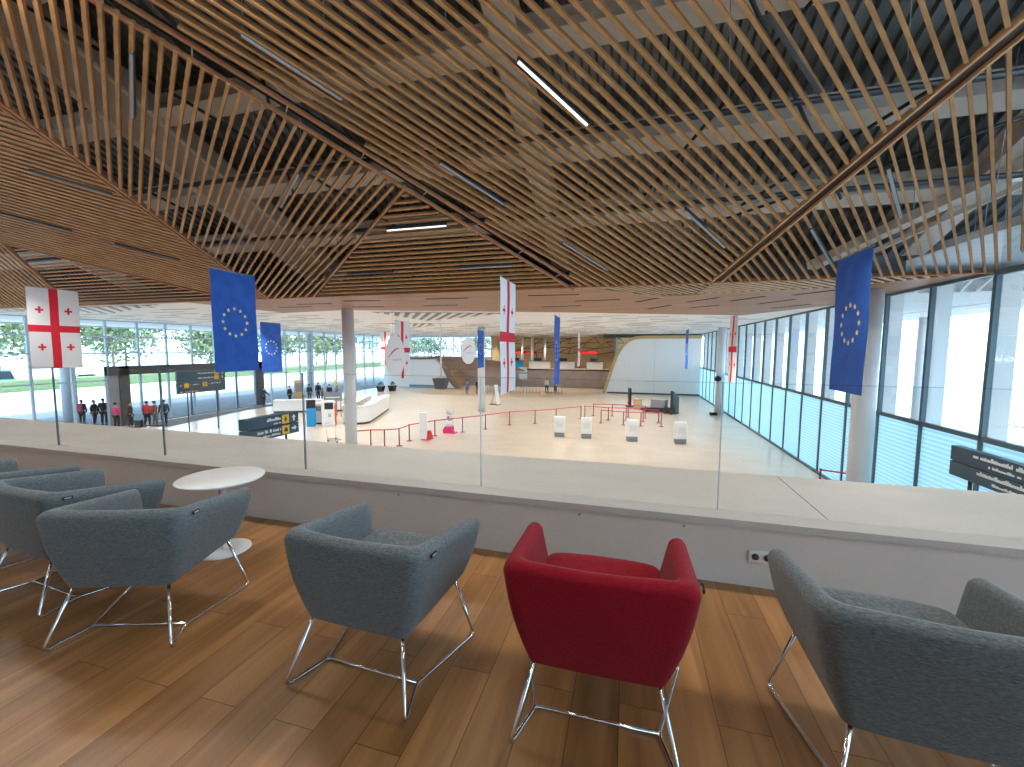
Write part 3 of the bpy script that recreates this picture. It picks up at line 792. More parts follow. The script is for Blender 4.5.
# left portal
ledge_ = [(-25.2, .35), (-24.6, -.35), (-24.0, -1.4), (-23.4, -2.6), (-22.3, GZ)]
mb = MB(); mb.prism([(LX, GZ), (LX, .0), (-27.0, -.1), (-25.4, .05)] + [(x, z - .2) for x, z in ledge_[1:-1]] + [(-22.45, GZ)], 1, EY, EY + .25, 0)
mb.box(-29.2, EY - .05, GZ, -24.5, EY - .01, GZ + .35, 1)
o = mb.build('wall_end', [M['white_wall'], M['outline_blue']]); tag(o, 'white end wall with a curved right edge on the left side of the hall', 'wall', kind='structure')
mb = MB()
soff = [(LX, .05), (-27.0, .02)] + ledge_
vs = []
for x, z in soff: vs += [(x, EY - .1, z), (x + .0, EY + 5.4, z)]
mb.add(vs, [(2 * i, 2 * i + 1, 2 * i + 3, 2 * i + 2) for i in range(len(soff) - 1)], 0, True)
vs = []
for x, z in soff: vs += [(x, EY - .1, z), (x + (.5 if x < -24.8 else .9), EY - .1, z + (.28 if x < -24.8 else .05))]
mb.add(vs, [(2 * i, 2 * i + 1, 2 * i + 3, 2 * i + 2) for i in range(len(soff) - 1)], 0, True)
# long brown band of the upper floor front sweeping across the recess
mb.prism([(-25.3, .32), (-20.5, .45), (-16, -.1), (-12.8, -1.2), (-12.8, -1.35), (-23.6, -1.35), (-24.5, -.5)], 1, EY + .05, EY + .3, 0)
o = mb.build('trim_15', M['brown_soffit']); tag(o, 'brown curved timber cladding sweeping over the recess at the hall end', 'trim', kind='structure')
o = MB().box(-24.2, 57, GZ, -1.9, 57.2, -1.3).build('wall_end', M['grey_wall']); tag(o, 'taupe lower wall at the back of the recess', 'wall', kind='structure')
o = MB().box(-24.2, 57, -1.45, -1.5, 66, -1.3).build('floor', M['tan_carpet']); tag(o, 'upper floor slab across the hall end', 'floor', kind='structure')
mb = MB(); mb.box(-19, 64, -1.3, WX, 64.2, CZ, 0); mb.box(-19.1, 57, -1.3, -18.9, 64, CZ, 0)
random.seed(11)
pts = [[(-18 + 1.9 * i + random.uniform(-.5, .5), [.9, 1.7, 2.5, 3.2][j] + random.uniform(-.2, .2)) for i in range(10)] for j in range(4)]
for j in range(4):
    for i in range(10):
        a = pts[j][i]
        if i < 9 and (i + j) % 3 != 0: b = pts[j][i + 1]; mb.bar((a[0], 63.98, a[1]), (b[0], 63.98, b[1]), .05, .09, 1)
        if j < 3:
            b = pts[j + 1][min(9, max(0, i + ((-1) ** (i + j) > 0)))]
            mb.bar((a[0], 63.98, a[1]), (b[0], 63.98, b[1]), .05, .09, 1)
o = mb.build('wall_end', [M['yellow_panel'], M['brown_line']]); tag(o, 'ochre panelled back wall with brown crackle lines above the recess', 'wall', kind='structure')
o = MB().box(-1.7, EY + .2, GZ, -1.5, 64, CZ).build('wall_recess', M['grey_wall']); tag(o, 'right side wall of the recess', 'wall', kind='structure')
o = MB().box(LX, 57, -1.3, -19.0, 57.2, .35).build('wall_recess', M['white_wall']); tag(o, 'pale wall behind the left portal', 'wall', kind='structure')
o = empty(wname(), (LX, 57, .35), 0, 'high window row at the far left end of the hall', 'window', kind='structure')
mb = MB(); L = -19.0 - LX
for k in range(13): mb.box(L * k / 12 - .05, -.05, 0, L * k / 12 + .05, .1, CZ - .35)
for z in (0, 1.2, 2.2, CZ - .4): mb.box(0, -.05, z - .04, L, .1, z + .05)
mb.build('frame', M['mullion_light'], o); MB().box(0, .02, 0, L, .03, CZ - .35).build('pane', M['wglass'], o)
mb = MB(); mb.prism([(-24, 44.0), (-16, 43.6), (-9.5, 44.2), (-5, 46.5), (-2.6, 51.5), (-2.0, 57), (-24.2, 57)], 2, GZ, GZ + .01)
o = mb.build('floor', M['tan_carpet']); tag(o, 'tan carpet in front of the recess', 'floor', kind='structure')
# upper floor shop counters and red fascia
for i, (x0, x1, m) in enumerate(((-16.6, -14.9, 'blue'), (-14.0, -10.9, 'white'), (-10.0, -7.4, 'white'), (-5.6, -3.4, 'white'))):
    t = empty('shop_counter', ((x0 + x1) / 2, 59.5, -1.3), 0, ('blue shop counter on the upper floor at the hall end', 'long white shop counter on the upper floor behind the white and red flag',
              'white shop counter on the upper floor right of the far blue flag', 'white shop counter on the upper floor nearest the golden edge')[i], 'counter', 'upper floor counters')
    w = (x1 - x0) / 2
    MB().box(-w, -.3, 0, w, .3, 1.05).build('front_panel', M[m], t, bevel=.03); MB().box(-w - .05, -.35, 1.05, w + .05, .35, 1.12).build('counter_top', M['dark_grey'], t)
    MB().box(-w * .6, .05, 1.12, w * .2, .2, 1.5).build('display', M['black'], t)
for i, (x0, x1) in enumerate(((-16.4, -13.2), (-6.9, -4.2))):
    t = empty('red_fascia', ((x0 + x1) / 2, 61, 1.0), 0, ('red shop fascia strip left of the white and red flag', 'red shop fascia strip above the upper counters at right')[i], 'fascia', 'red shop fascias')
    w = (x1 - x0) / 2
    MB().box(-w, 0, -.2, w, .25, .2).build('fascia_board', M['red'], t); MB().box(-w, .02, -2.3, -w + .12, .14, -.2).build('post', M['dark_grey'], t); MB().box(w - .12, .02, -2.3, w, .14, -.2).build('post', M['dark_grey'], t)
for i, x in enumerate((-15.3, -13.8, -11.9, -9.9)):
    column(x, 60.6, -1.3, CZ, .2, '%s grey column from left on the upper floor at the hall end' % ORD[i])

# ------------------------------------------------------------------ flags
def flag(x, y0, ztop, kind, label, w=1.5, h=3.0, phase=0.0, amp=.018, wires=.35, tilt=0.0):
    t = empty('banner_flag', (x, y0 + w / 2, ztop), 0, label, 'flag', 'hanging flags')
    def rip(u, v): return amp * math.sin(u * 5.2 + phase + v * .9) * (0.35 + v) + .01 * math.sin(v * 9 + phase) + tilt * v
    def P(u, v, dx=0.0): return (rip(u, v) + dx, (u - .5) * w, -v * h)
    if kind == 'cross':
        us = [0, .40, .405, .59, .595, 1]; ub = []
        def crossbands(c, s, asp): return [c - s, c - s * .3, c + s * .3, c + s]
        sx, sy = .078, .042
        cxs, cys = (.22, .78), (.27, .73)
        uu = {0, 1, .41, .59}; vv = {0, 1, .457, .543}
        for c in cxs: uu |= {c - sx, c - sx * .30, c + sx * .30, c + sx, c - sx * .72, c + sx * .72}
        for c in cys: vv |= {c - sy, c - sy * .30, c + sy * .30, c + sy, c - sy * .72, c + sy * .72}
        for k in range(21): uu.add(k / 20); vv.add(k / 20)
        us = sorted(uu); vs_ = sorted(vv)
        mb = MB(); verts = [P(u, v) for v in vs_ for u in us]; n = len(us); fw = []; fr = []
        for j in range(len(vs_) - 1):
            for i in range(n - 1):
                u, v = (us[i] + us[i + 1]) / 2, (vs_[j] + vs_[j + 1]) / 2
                red = .41 < u < .59 or .457 < v < .543
                for c in cxs:
                    for d in cys:
                        a, b = abs(u - c), abs(v - d)
                        if a < sx and b < sy and (a < sx * .30 or b < sy * .30 or (a > sx * .72 and b < sy * .55 and False)): red = True
                f = (j * n + i, j * n + i + 1, (j + 1) * n + i + 1, (j + 1) * n + i); (fr if red else fw).append(f)
        mb.add(verts, fw, 0, True); mb.add(verts, fr, 1, True)
        mb.build('cloth', [M['flag_white'], M['flag_red']], t)
    else:
        mb = MB(); n, mv = 16, 28
        verts = [P(i / n, j / mv) for j in range(mv + 1) for i in range(n + 1)]
        mb.add(verts, [(j * (n + 1) + i, j * (n + 1) + i + 1, (j + 1) * (n + 1) + i + 1, (j + 1) * (n + 1) + i) for j in range(mv) for i in range(n)], 0, True)
        cloth = mb.build('cloth', M['flag_blue'], t)
        for k in range(12):
            g = 2 * PI * k / 12; cy, cz = .41 * math.sin(g), -.5 * h + .41 * math.cos(g); pp = []
            for sd in (-1, 1):
                for q in range(10):
                    rr = .064 if q % 2 == 0 else .027; a = PI * q / 5
                    yy, zz = cy + rr * math.sin(a), cz + rr * math.cos(a)
                    pp.append((rip(yy / w + .5, -zz / h) + sd * .006, yy, zz))
            sb = MB(); sb.add(pp, [tuple(range(10)), tuple(range(10, 20))[::-1]] + [(q, (q + 1) % 10, 10 + (q + 1) % 10, 10 + q) for q in range(10)])
            sb.build('gold_star', M['gold'], cloth)
    MB().tube([(rip(.5, 0), -w / 2 - .02, .008), (rip(.5, 0), w / 2 + .02, .008)], .014, 8).build('top_rod', M['mid_grey'], t)
    for s in (-.42, .42): MB().tube([(rip(.5, 0), s * w, .01), (rip(.5, 0), s * w, wires)], .003, 5).build('hanging_wire', M['mid_grey'], t)
    return t
flag(-21.0, 9.90, 3.70, 'cross', 'large white flag with red crosses at far left of the hall', phase=.4, wires=.45, tilt=-.05)
flag(-11.6, 9.31, 3.78, 'stars', 'large blue flag with a ring of stars, left of the white column', phase=1.2, wires=.6)
flag(-20.9, 19.70, 3.03, 'stars', 'smaller blue flag with stars directly behind the large left one', phase=2.0, wires=.28)
flag(-3.15, 10.12, 3.32, 'cross', 'white flag with red cross hanging nearest the centre, seen nearly edge on', phase=.2, wires=.62)
flag(4.64, 10.05, 3.57, 'stars', 'large blue flag with a ring of stars near the right windows', phase=3.0, wires=.5)
flag(4.57, 20.27, 3.02, 'cross', 'narrow looking white and red flag beside the distant right column', phase=1.0, wires=.29)
flag(-3.05, 17.5, 2.92, 'stars', 'blue flag seen almost edge on, right of the central white flag', phase=1.5, wires=.39)
flag(4.35, 34.0, 3.02, 'stars', 'far blue flag in front of the white end wall', phase=.7, wires=.29)
flag(-21.2, 32.5, 3.03, 'cross', 'small distant white and red flag left of the round white discs', phase=2.4, wires=.28)
flag(-11.5, 18.9, 2.92, 'cross', 'white and red flag partly covered by a round white disc', phase=.9, wires=.39)
flag(-11.5, 31.0, 2.98, 'stars', 'distant blue flag hanging in front of a slim white column', phase=.1, wires=.33)
flag(-4.3, 37.0, 2.95, 'cross', 'furthest thin white and red flag before the ochre wall', phase=1.9, wires=.36)

# ------------------------------------------------------------------ round discs
def disc(x, y, z, r, label, rz=0):
    t = empty('hanging_disc', (x, y, z), R(rz), label, 'hanging disc', 'round hanging discs')
    mb = MB(); mb.lathe([(0, -.02), (r, -.02), (r, .02), (0, .02)], n=48, smooth=False); mb.build('disc_board', M['white'], t, rot=(0, R(90), 0))
    for s in (-1, 1):
        arc = [(s * .024, -r * .78 + r * 1.25 * k / 14, -.05 * r + r * .42 * math.sin(PI * (k / 14) * .62 + .0)) for k in range(15)]
        MB().tube([(a, -b if s < 0 else b, c) for a, b, c in arc], [.006 + .03 * math.sin(PI * k / 14) for k in range(15)], 6).build('red_arc', M['red'], t)
        sc = [(s * .022, -r * .35 + r * .95 * k / 40, -.16 * r + .035 * math.sin(k * 1.9) + .02 * math.sin(k * .8)) for k in range(41)]
        MB().tube([(a, b, c) for a, b, c in sc], .008, 5).build('grey_script', M['grey_script'], t)
    for s in (-.25, .25): MB().tube([(0, s * r, r * .96), (0, s * r, CZ - z)], .004, 5).build('hanging_wire', M['mid_grey'], t)
    return t
disc(-10.9, 17.95, 1.12, 1.03, 'large white hanging disc with a red arc in front of a white and red flag', 6)
disc(-10.6, 26.8, 1.36, .90, 'smaller white hanging disc left of the distant blue flag', -12)

# ------------------------------------------------------------------ pendant box
t = empty('pendant_box', (-11.5, 24.3, -.36), 0, 'black tapered box hanging on a white rod', 'pendant')
mb = MB(); mb.add([(-.42, -.42, 0), (.42, -.42, 0), (.42, .42, 0), (-.42, .42, 0), (-.28, -.28, -.7), (.28, -.28, -.7), (.28, .28, -.7), (-.28, .28, -.7)],
       [(0, 1, 2, 3), (7, 6, 5, 4), (0, 4, 5, 1), (1, 5, 6, 2), (2, 6, 7, 3), (3, 7, 4, 0)]); mb.build('box_body', M['dark_grey'], t)
MB().tube([(0, 0, 0), (0, 0, CZ + .36)], .05, 10).build('rod', M['white'], t)

# ------------------------------------------------------------------ signs
def letters(mb, y0, y1, z, hh, x, mi=0, seed=1, d=.004):
    """rows of small strokes like lettering too far away to read"""
    rnd = random.Random(seed); y = y0; sg = 1 if y1 > y0 else -1
    while (y1 - y) * sg > .02:
        w = rnd.uniform(.02, .05); h = hh * rnd.choice((.6, .6, .75, 1.0))
        if rnd.random() > .13: mb.box(x - d, y, z, x + d, y + sg * w, z + h, mi)
        y += sg * (w + .014)
def sign_board(x, y0, y1, z0, z1, face, label, kind, th=.09):
    t = empty('direction_sign', (x, (y0 + y1) / 2, GZ), 0, label, 'sign', 'slate direction signs')
    yc = (y0 + y1) / 2; L = (y1 - y0) / 2; f = face
    zz0, zz1 = z0 - GZ, z1 - GZ; zm = (zz0 + zz1) / 2
    ub = MB().box(-th, -L, zm + .012, th, L, zz1).build('upper_board', M['sign'], t, bevel=.008)
    MB().box(-th, -L, zz0, th, L, zm - .012).build('lower_board', M['sign'], t, bevel=.008)
    MB().box(-.05, -L + .02, zm - .013, .05, L - .02, zm + .013).build('seam_strip', M['mid_grey'], t)
    for s in (-L * .62, L * .62): MB().tube([(0, s, 0), (0, s, zz0 + .02)], .035, 10).build('post', M['dark_grey'], t)
    xf = f * (th + .004)
    lt = MB(); ye = MB(); pk = MB()
    hb = (zz1 - zz0) / 2
    def arrow(cy, cz, s, up):
        p = [(0, .5), (.4, .05), (.14, .05), (.14, -.5), (-.14, -.5), (-.14, .05), (-.4, .05)]
        if not up: p = [(b, a) for a, b in p]
        lt.prism([(cy + a * s, cz + b * s) for a, b in p], 0, xf - .003, xf + .003)
    if kind == 'left':
        for bi, zc in ((0, zm + hb / 2), (1, zm - hb / 2)):
            arrow(L - .22, zc, .22, bi == 0)
            ye.box(xf - .004, L - .74, zc - .15, xf + .004, L - .44, zc + .15)
            if bi == 0: pk.prism([(L - .59 + a, zc + b) for a, b in ((-.02, .1), (.02, .1), (.03, .02), (.09, -.03), (.03, -.03), (.02, -.1), (-.02, -.1), (-.03, -.03), (-.09, -.03), (-.03, .02))], 0, xf - .007, xf + .007)
            else: pk.box(xf - .007, L - .66, zc - .07, xf + .007, L - .52, zc + .03); pk.box(xf - .007, L - .63, zc + .03, xf + .007, L - .55, zc + .08)
            letters(lt, L - .80, L - (1.35 if bi == 0 else 1.75), zc + .02, .10, xf, 0, 3 + bi)
            letters(lt, L - .80, L - (1.15 if bi == 0 else 1.5), zc - .11, .07, xf, 0, 7 + bi)
    elif kind == 'right':
        for bi, zc in ((0, zm + hb / 2), (1, zm - hb / 2)):
            letters(lt, L - .62 - .12 * bi, -L + .3, zc + .03, .085, xf, 0, 13 + bi)
            letters(lt, L - 1.0 - .12 * bi, -L + .3, zc - .09, .055, xf, 0, 17 + bi)
            ye.box(xf - .004, -L + .05, zc - .11, xf + .004, -L + .27, zc + .11)
    else:
        for zc in (zm + hb * .72, zm + hb * .28):
            ye.box(xf - .004, L - .75, zc - .13, xf + .004, L - .45, zc + .13); arrow(L - .2, zc, .18, True)
            letters(lt, L - .82, L - 1.9, zc - .03, .09, xf, 0, 23)
        zc = zm - hb * .3
        ye.lathe([(0, 0), (.15, 0), (.15, .008), (0, .008)], n=16) if False else None
        ye.box(xf - .004, -L + .35, zc - .14, xf + .004, -L + .65, zc + .14); ye.box(xf - .004, -L + 1.5, zc - .14, xf + .004, -L + 1.8, zc + .14)
        pk.box(xf - .007, -L + 1.63, zc - .10, xf + .007, -L + 1.67, zc + .10)
        letters(lt, -L + .72, -L + 1.3, zc, .09, xf, 0, 25); letters(lt, -L + 1.9, L - .3, zc, .09, xf, 0, 26); letters(ye, -L + .4, -L + 1.2, zc - .42, .1, xf, 0, 27)
        arrow(-L + .16, zc, .16, True); arrow(-L + .16, zc - .38, .16, False)
    lt.build('lettering', M['sign_white'], ub); ye.build('yellow_field', M['sign_yellow'], ub)
    if pk.v: pk.build('pictogram', M['sign_dark'], ub)
    return t
sign_board(-11.6, 10.15, 12.2, -1.50, -.76, 1, 'slate double sign with two yellow squares below the large left blue flag', 'left', .2)
sign_board(6.9, 8.7, 11.12, -1.18, -.54, -1, 'slate double sign with white lettering at the right windows', 'right')
sign_board(-26.0, 18.45, 21.5, -1.28, .10, 1, 'slate multi-row sign with yellow symbols by the entrance', 'far')
t = empty('symbol_sign', (-22.0, 27.5, GZ), R(30), 'yellow square symbol sign on a post just left of the near column', 'sign')
MB().box(-.05, -.30, 2.35, .05, .30, 2.87).build('board', M['sign_yellow'], t, bevel=.03); MB().box(-.06, -.08, 2.5, .06, .08, 2.72).build('pictogram', M['sign_dark'], t)
MB().tube([(0, 0, 0), (0, 0, 2.36)], .03, 8).build('post', M['dark_grey'], t)

# ------------------------------------------------------------------ queue barriers
def stanchion(p, nxt, label):
    t = empty('queue_post', (p[0], p[1], GZ), 0, label, 'queue barrier', 'crimson queue barrier posts')
    MB().lathe([(0, 0), (.17, 0), (.17, .015), (.05, .04), (.03, .05)], n=20).build('base', M['stan_red'], t)
    MB().lathe([(.032, .04), (.032, .90), (.04, .91), (.04, .97), (.0, .985)], n=14).build('post', M['stan_red'], t)
    if nxt:
        d = Vector((nxt[0] - p[0], nxt[1] - p[1], 0)); MB().bar((d.normalized() * .03) + Vector((0, 0, .93)), d * (1 - .06 / d.length) + Vector((0, 0, .93)), .006, .055).build('belt', M['belt'], t)
main = [(-13.8, 18.7), (-13.25, 19.19), (-12.57, 19.44), (-11.96, 19.91), (-12.04, 21.14), (-11.26, 22.84), (-10.08, 24.38), (-9.0, 25.74), (-7.87, 27.6), (-6.3, 28.73), (-4.99, 29.94), (-3.38, 31.81)]
for i, p in enumerate(main):
    stanchion(p, main[i + 1] if i + 1 < len(main) else None, '%s crimson queue post from the near left end of the long belt line' % ORD[i])
rows = [([(-2.57, 33.51), (-1.12, 33.74), (.11, 33.6), (1.38, 33.49)], 'far'), ([(-3.12, 32.13), (-1.33, 31.7), (-.04, 31.88), (1.17, 31.67), (2.24, 31.46)], 'middle'), ([(-1.77, 30.26), (-.21, 29.9), (.96, 29.85), (2.31, 30.06)], 'near')]
for pts, nm in rows:
    for i, p in enumerate(pts):
        stanchion(p, pts[i + 1] if i + 1 < len(pts) else None, '%s crimson post from left in the %s row of the queue maze' % (ORD[i], nm))
stanchion((6.9, 17.4), (7.9, 17.0), 'single crimson post beside the right window wall near the ledge')

# ------------------------------------------------------------------ totems, kiosks, equipment
t = empty('info_totem', (-11.35, 21.55, GZ), 0, 'tall white board on a red wedge base by the queue belt', 'totem')
MB().box(-.22, -.06, .06, .22, .06, 1.62).build('board', M['white'], t, bevel=.01)
mb = MB(); mb.prism([(-.08, 0), (.62, 0), (.38, .52), (.1, .52)], 0, -.12, .30); mb.build('base', M['red'], t)
t = empty('info_totem', (-10.75, 23.9, GZ), 0, 'white stacked totem on a magenta base behind the queue belt', 'totem')
mb = MB(); mb.prism([(-.35, 0), (.45, 0), (.45, .06), (.2, .12), (.2, .42), (-.25, .42), (-.38, .2)], 1, -.22, .22); mb.build('base', M['pink'], t)
for z0, z1, m in ((.42, .80, 'white'), (.84, 1.2, 'white'), (1.24, 1.5, 'white')): MB().lathe([(0, z0), (.2, z0), (.2, z1), (0, z1)], n=20).build('drum', M[m], t)
MB().lathe([(.12, .40), (.12, 1.45)], n=14).build('core', M['mid_grey'], t)
MB().box(-.06, -.215, .95, .06, -.195, 1.1).build('emblem', M['mid_grey'], t)
for i, (x, y) in enumerate(((-3.9, 24.75), (-2.3, 24.8), (.33, 24.75), (2.95, 24.85))):
    t = empty('check_in_kiosk', (x, y, GZ), R(6 if i < 2 else 14), ('%s white check-in kiosk from left in the row on the hall floor' % ORD[i]), 'kiosk', 'white check-in kiosks')
    MB().box(-.30, -.14, .0, .30, .16, .28).build('plinth', M['mid_grey'], t, bevel=.015)
    mb = MB(); mb.prism([(-.16, .28), (.16, .28), (.16, 1.05), (.06, 1.25), (-.05, 1.25), (-.16, 1.02)], 0, -.33, .33); mb.build('cabinet', M['white'], t, bevel=.02)
    MB().box(-.2, -.165, .6, .2, -.158, .95).build('screen', M['plastic'], t)
t = empty('baggage_scanner', (3.4, 36.6, GZ), R(-25), 'black tall panel with a low conveyor and grey box on the hall floor', 'scanner')
mb = MB(); mb.prism([(-.75, 0), (.75, 0), (.75, 1.3), (-.75, 1.95)], 0, .35, .55); mb.build('tall_panel', M['black'], t)
mb = MB(); mb.prism([(-2.3, .1), (.6, .1), (.6, .55), (-2.3, .3)], 1, -.45, .45)
mb.build('conveyor', M['black'], t)
MB().box(-1.9, -.5, 0, -1.7, .5, .25).build('foot', M['dark_grey'], t); MB().box(-.3, -.5, 0, -.1, .5, .25).build('foot', M['dark_grey'], t)
MB().box(-1.45, -.4, .4, -.25, .4, 1.1).build('grey_box', M['mid_grey'], t, bevel=.03)
t = empty('flat_screen_stand', (.22, 39.7, GZ), R(10), 'thin black upright panel in the queue area', 'panel')
MB().box(-.10, -.35, .1, .10, .35, 1.75).build('panel', M['black'], t); MB().box(-.3, -.4, 0, .3, .4, .1).build('base', M['dark_grey'], t)
t = empty('wooden_lectern', (.95, 38.5, GZ), R(-12), 'light wooden low cabinet beside the thin black panel', 'cabinet')
MB().box(-.32, -.3, .06, .32, .3, .85).build('body', M['light_wood'], t, bevel=.01); MB().box(-.28, -.26, 0, .28, .26, .06).build('plinth', M['dark_grey'], t); MB().box(-.35, -.33, .85, .35, .33, .90).build('top', M['light_wood'], t)
# check-in terminals at left
t = empty('self_service_terminal', (-20.7, 23.3, GZ), R(36), 'sky blue self service terminal with dark screen', 'terminal')
MB().box(-.28, -.2, 0, .28, .2, 1.25).build('cabinet', M['blue'], t, bevel=.02); mb = MB(); mb.prism([(-.2, 1.25), (.2, 1.25), (.15, 1.8), (-.02, 1.8)], 0, -.28, .28); mb.build('screen_head', M['screen'], t)
t = empty('self_service_terminal', (-19.75, 23.95, GZ), R(36), 'white self service terminal with an orange side and dark screen', 'terminal')
MB().box(-.5, -.25, 0, .32, .25, 1.7).build('cabinet', M['white'], t, bevel=.02); MB().box(.325, -.25, 0, .43, .25, 1.5).build('orange_side', M['orange'], t); MB().box(-.3, -.28, 1.15, .25, -.25, 1.6).build('screen', M['screen'], t)
MB().box(-.08, -.265, .6, .10, -.252, .85).build('emblem', M['grey_script'], t)
t = empty('self_service_terminal', (-20.75, 24.2, GZ), R(36), 'plain white terminal between the blue one and the orange-sided one', 'terminal')
MB().box(-.5, -.2, .12, .4, .2, 1.5).build('cabinet', M['plastic'], t, bevel=.02); MB().box(-.35, -.15, 0, .25, .15, .12).build('plinth', M['black'], t)
MB().box(-.3, -.215, .95, .2, -.2, 1.3).build('screen', M['mid_grey'], t)
# island counter
def rcounter(pts, name, label, h=1.15, th=.5, top='brown_top'):
    t = empty(name, (pts[0][0], pts[0][1], GZ), 0, label, 'counter')
    P = fillet([(p[0] - pts[0][0], p[1] - pts[0][1], 0) for p in pts], .9, 8)
    mb = MB(); tb = MB(); kb = MB()
    for i in range(len(P) - 1):
        a, b = P[i], P[i + 1]; d = (b - a).normalized(); e = d * .03
        for q, z0, z1, w in ((mb, .15, h, th), (tb, h, h + .05, th + .12), (kb, 0, .15, th - .12)):
            q.bar(a - e + Vector((0, 0, (z0 + z1) / 2)), b + e + Vector((0, 0, (z0 + z1) / 2)), w, z1 - z0)
    mb.build('counter_front', M['white'], t); tb.build('counter_top', M['white'], t); kb.build('kick_plate', M['dark_grey'], t)
    return t
rcounter([(-20.2, 31.6), (-17.75, 25.1), (-19.0, 24.6), (-21.6, 31.0)], 'island_counter', 'white rounded island counter behind the near left column', 1.25, .55)
t = empty('counter_desk', (-19.4, 28.4, GZ), R(20), 'brown topped desk inside the white island counter', 'desk')
MB().box(-.45, -2.0, .0, .45, 2.0, .95).build('body', M['dark_grey'], t); MB().box(-.5, -2.05, .95, .5, 2.05, 1.0).build('top', M['brown_top'], t)
rcounter([(-28.0, 27.5), (-23.5, 29.5), (-22.5, 32.0)], 'long_counter', 'long low white counter left of the island by the entrance', 1.0, .6)
t = empty('notice_board', (-21.6, 26.6, GZ), R(35), 'dark grey notice board on legs beside the terminals', 'board')
MB().box(-.65, -.03, 1.3, .65, .03, 2.0).build('panel', M['mid_grey'], t)
for s in (-.55, .55): MB().box(s - .03, -.03, 0, s + .03, .03, 1.3).build('leg', M['mid_grey'], t)
MB().box(-.5, -.036, 1.55, .5, -.03, 1.62).build('lettering', M['sign_white'], t)
t = empty('luggage_trolley', (-15.9, 19.6, GZ), R(60), 'empty chrome luggage trolley left of the near column', 'trolley')
MB().tube(fillet([(-.25, -.4, .15), (-.25, .4, .15), (.25, .4, .15), (.25, -.4, .15), (-.25, -.4, .15)], .05), .02, 8).build('platform_frame', M['chrome'], t)
MB().tube(fillet([(-.25, .4, .15), (-.27, .55, 1.05), (.27, .55, 1.05), (.25, .4, .15)], .06), .02, 8).build('handle', M['chrome'], t)
for a, b in ((-.22, .35), (.22, .35), (0, -.4)):
    w = MB(); w.lathe([(0, -.02), (.07, -.02), (.07, .02), (0, .02)], n=14); w.build('wheel', M['tyre'], t, loc=(a, b, .07), rot=(0, R(90), 0))
mb = MB()
for k in range(5): mb.tube([(-.25, -.35 + k * .17, .16), (.25, -.35 + k * .17, .16)], .01, 6)
mb.build('deck_wires', M['chrome'], t)
# planters
for i, (x, y) in enumerate(((-29.4, 44.9), (-28.4, 45.9))):
    t = empty('potted_shrub', (x, y, GZ), 0, ('left of two dark planters with a low shrub near the left windows', 'right of two dark planters with a low shrub near the left windows')[i], 'planter', 'dark planters by the left windows')
    mb = MB(); mb.add([(-.28, -.28, 0), (.28, -.28, 0), (.28, .28, 0), (-.28, .28, 0), (-.4, -.4, .7), (.4, -.4, .7), (.4, .4, .7), (-.4, .4, .7)], [(3, 2, 1, 0), (4, 5, 6, 7), (0, 1, 5, 4), (1, 2, 6, 5), (2, 3, 7, 6), (3, 0, 4, 7)]); mb.build('pot', M['black'], t)
    mb = MB(); rnd = random.Random(i)
    for k in range(90):
        g = rnd.uniform(0, 2 * PI); e = rnd.uniform(.2, 1.5); r0 = rnd.uniform(.15, .38); c = Vector((math.cos(g) * math.cos(e) * r0, math.sin(g) * math.cos(e) * r0, .72 + math.sin(e) * r0 * 1.3))
        u = Vector((rnd.uniform(-1, 1), rnd.uniform(-1, 1), rnd.uniform(-1, 1))).normalized() * .09; w = u.cross(Vector((rnd.random(), 1, .3))).normalized() * .04
        mb.add([c - u, c + w, c + u, c - w], [(0, 1, 2, 3)])
    mb.build('foliage', M['leaf'], t)
# easel board by the slim column, screens, railing
t = empty('easel_board', (-12.3, 37.6, GZ), R(-20), 'white leaning easel board beside the slim distant column', 'easel')
mb = MB(); mb.bar((.25, 0, 1.9), (.62, -.1, .05), .5, .05, 0, (1, 0, 0)); mb.build('board', M['white'], t)
mb = MB(); mb.bar((.25, 0, 1.9), (-.4, .1, 0), .05, .05); mb.build('leg', M['mid_grey'], t); MB().box(-.4, -.3, 0, .65, .3, .05).build('base', M['black'], t)
t = empty('banner_stand', (-33.0 + .9, 34.6, GZ), R(70), 'tall printed pull-up banner beside the entrance portal', 'banner stand')
MB().box(-.5, -.02, .1, .5, .02, 2.1).build('printed_panel', M['light_wood'], t); MB().box(-.42, -.025, .9, .42, -.02, 1.8).build('picture_area', M['mid_grey'], t); MB().box(-.5, -.12, 0, .5, .12, .1).build('base', M['dark_grey'], t)
for i, x in enumerate((-15.6, -13.9)):
    t = empty('information_screen', (x, 55.5, GZ), 0, ('left of two pale blue information screens in the recess', 'right of two pale blue information screens in the recess')[i], 'screen', 'information screens in the recess')
    for z in (1.15, 2.1): MB().box(-.55, -.06, z, .55, .06, z + .75).build('display', M['mullion_light'], t, bevel=.02); 
    MB().box(-.06, .06, 0, .06, .16, 2.9).build('post', M['mid_grey'], t); MB().box(-.4, -.2, 0, .4, .3, .04).build('base', M['mid_grey'], t)
def railing(x0, y0, x1, y1, n, label):
    t = empty('barrier_railing', (x0, y0, GZ), 0, label, 'railing', 'steel blue barrier railings')
    d = Vector((x1 - x0, y1 - y0, 0))
    for z in (.25, 1.05): MB().tube([Vector((0, 0, z)), d + Vector((0, 0, z))], .03, 6).build('rail', M['outline_blue'], t)
    for k in range(n + 1):
        p = d * (k / n); MB().tube([p, p + Vector((0, 0, 1.1))], .028, 6).build('upright', M['outline_blue'], t)
railing(-13.3, 47.0, -9.9, 47.4, 9, 'longer steel blue railing in front of the recess')
railing(-8.9, 47.8, -7.4, 48.4, 4, 'short steel blue railing right of the walking people')
railing(-16.4, 46.6, -14.0, 46.8, 7, 'steel blue railing left of the central white flag')

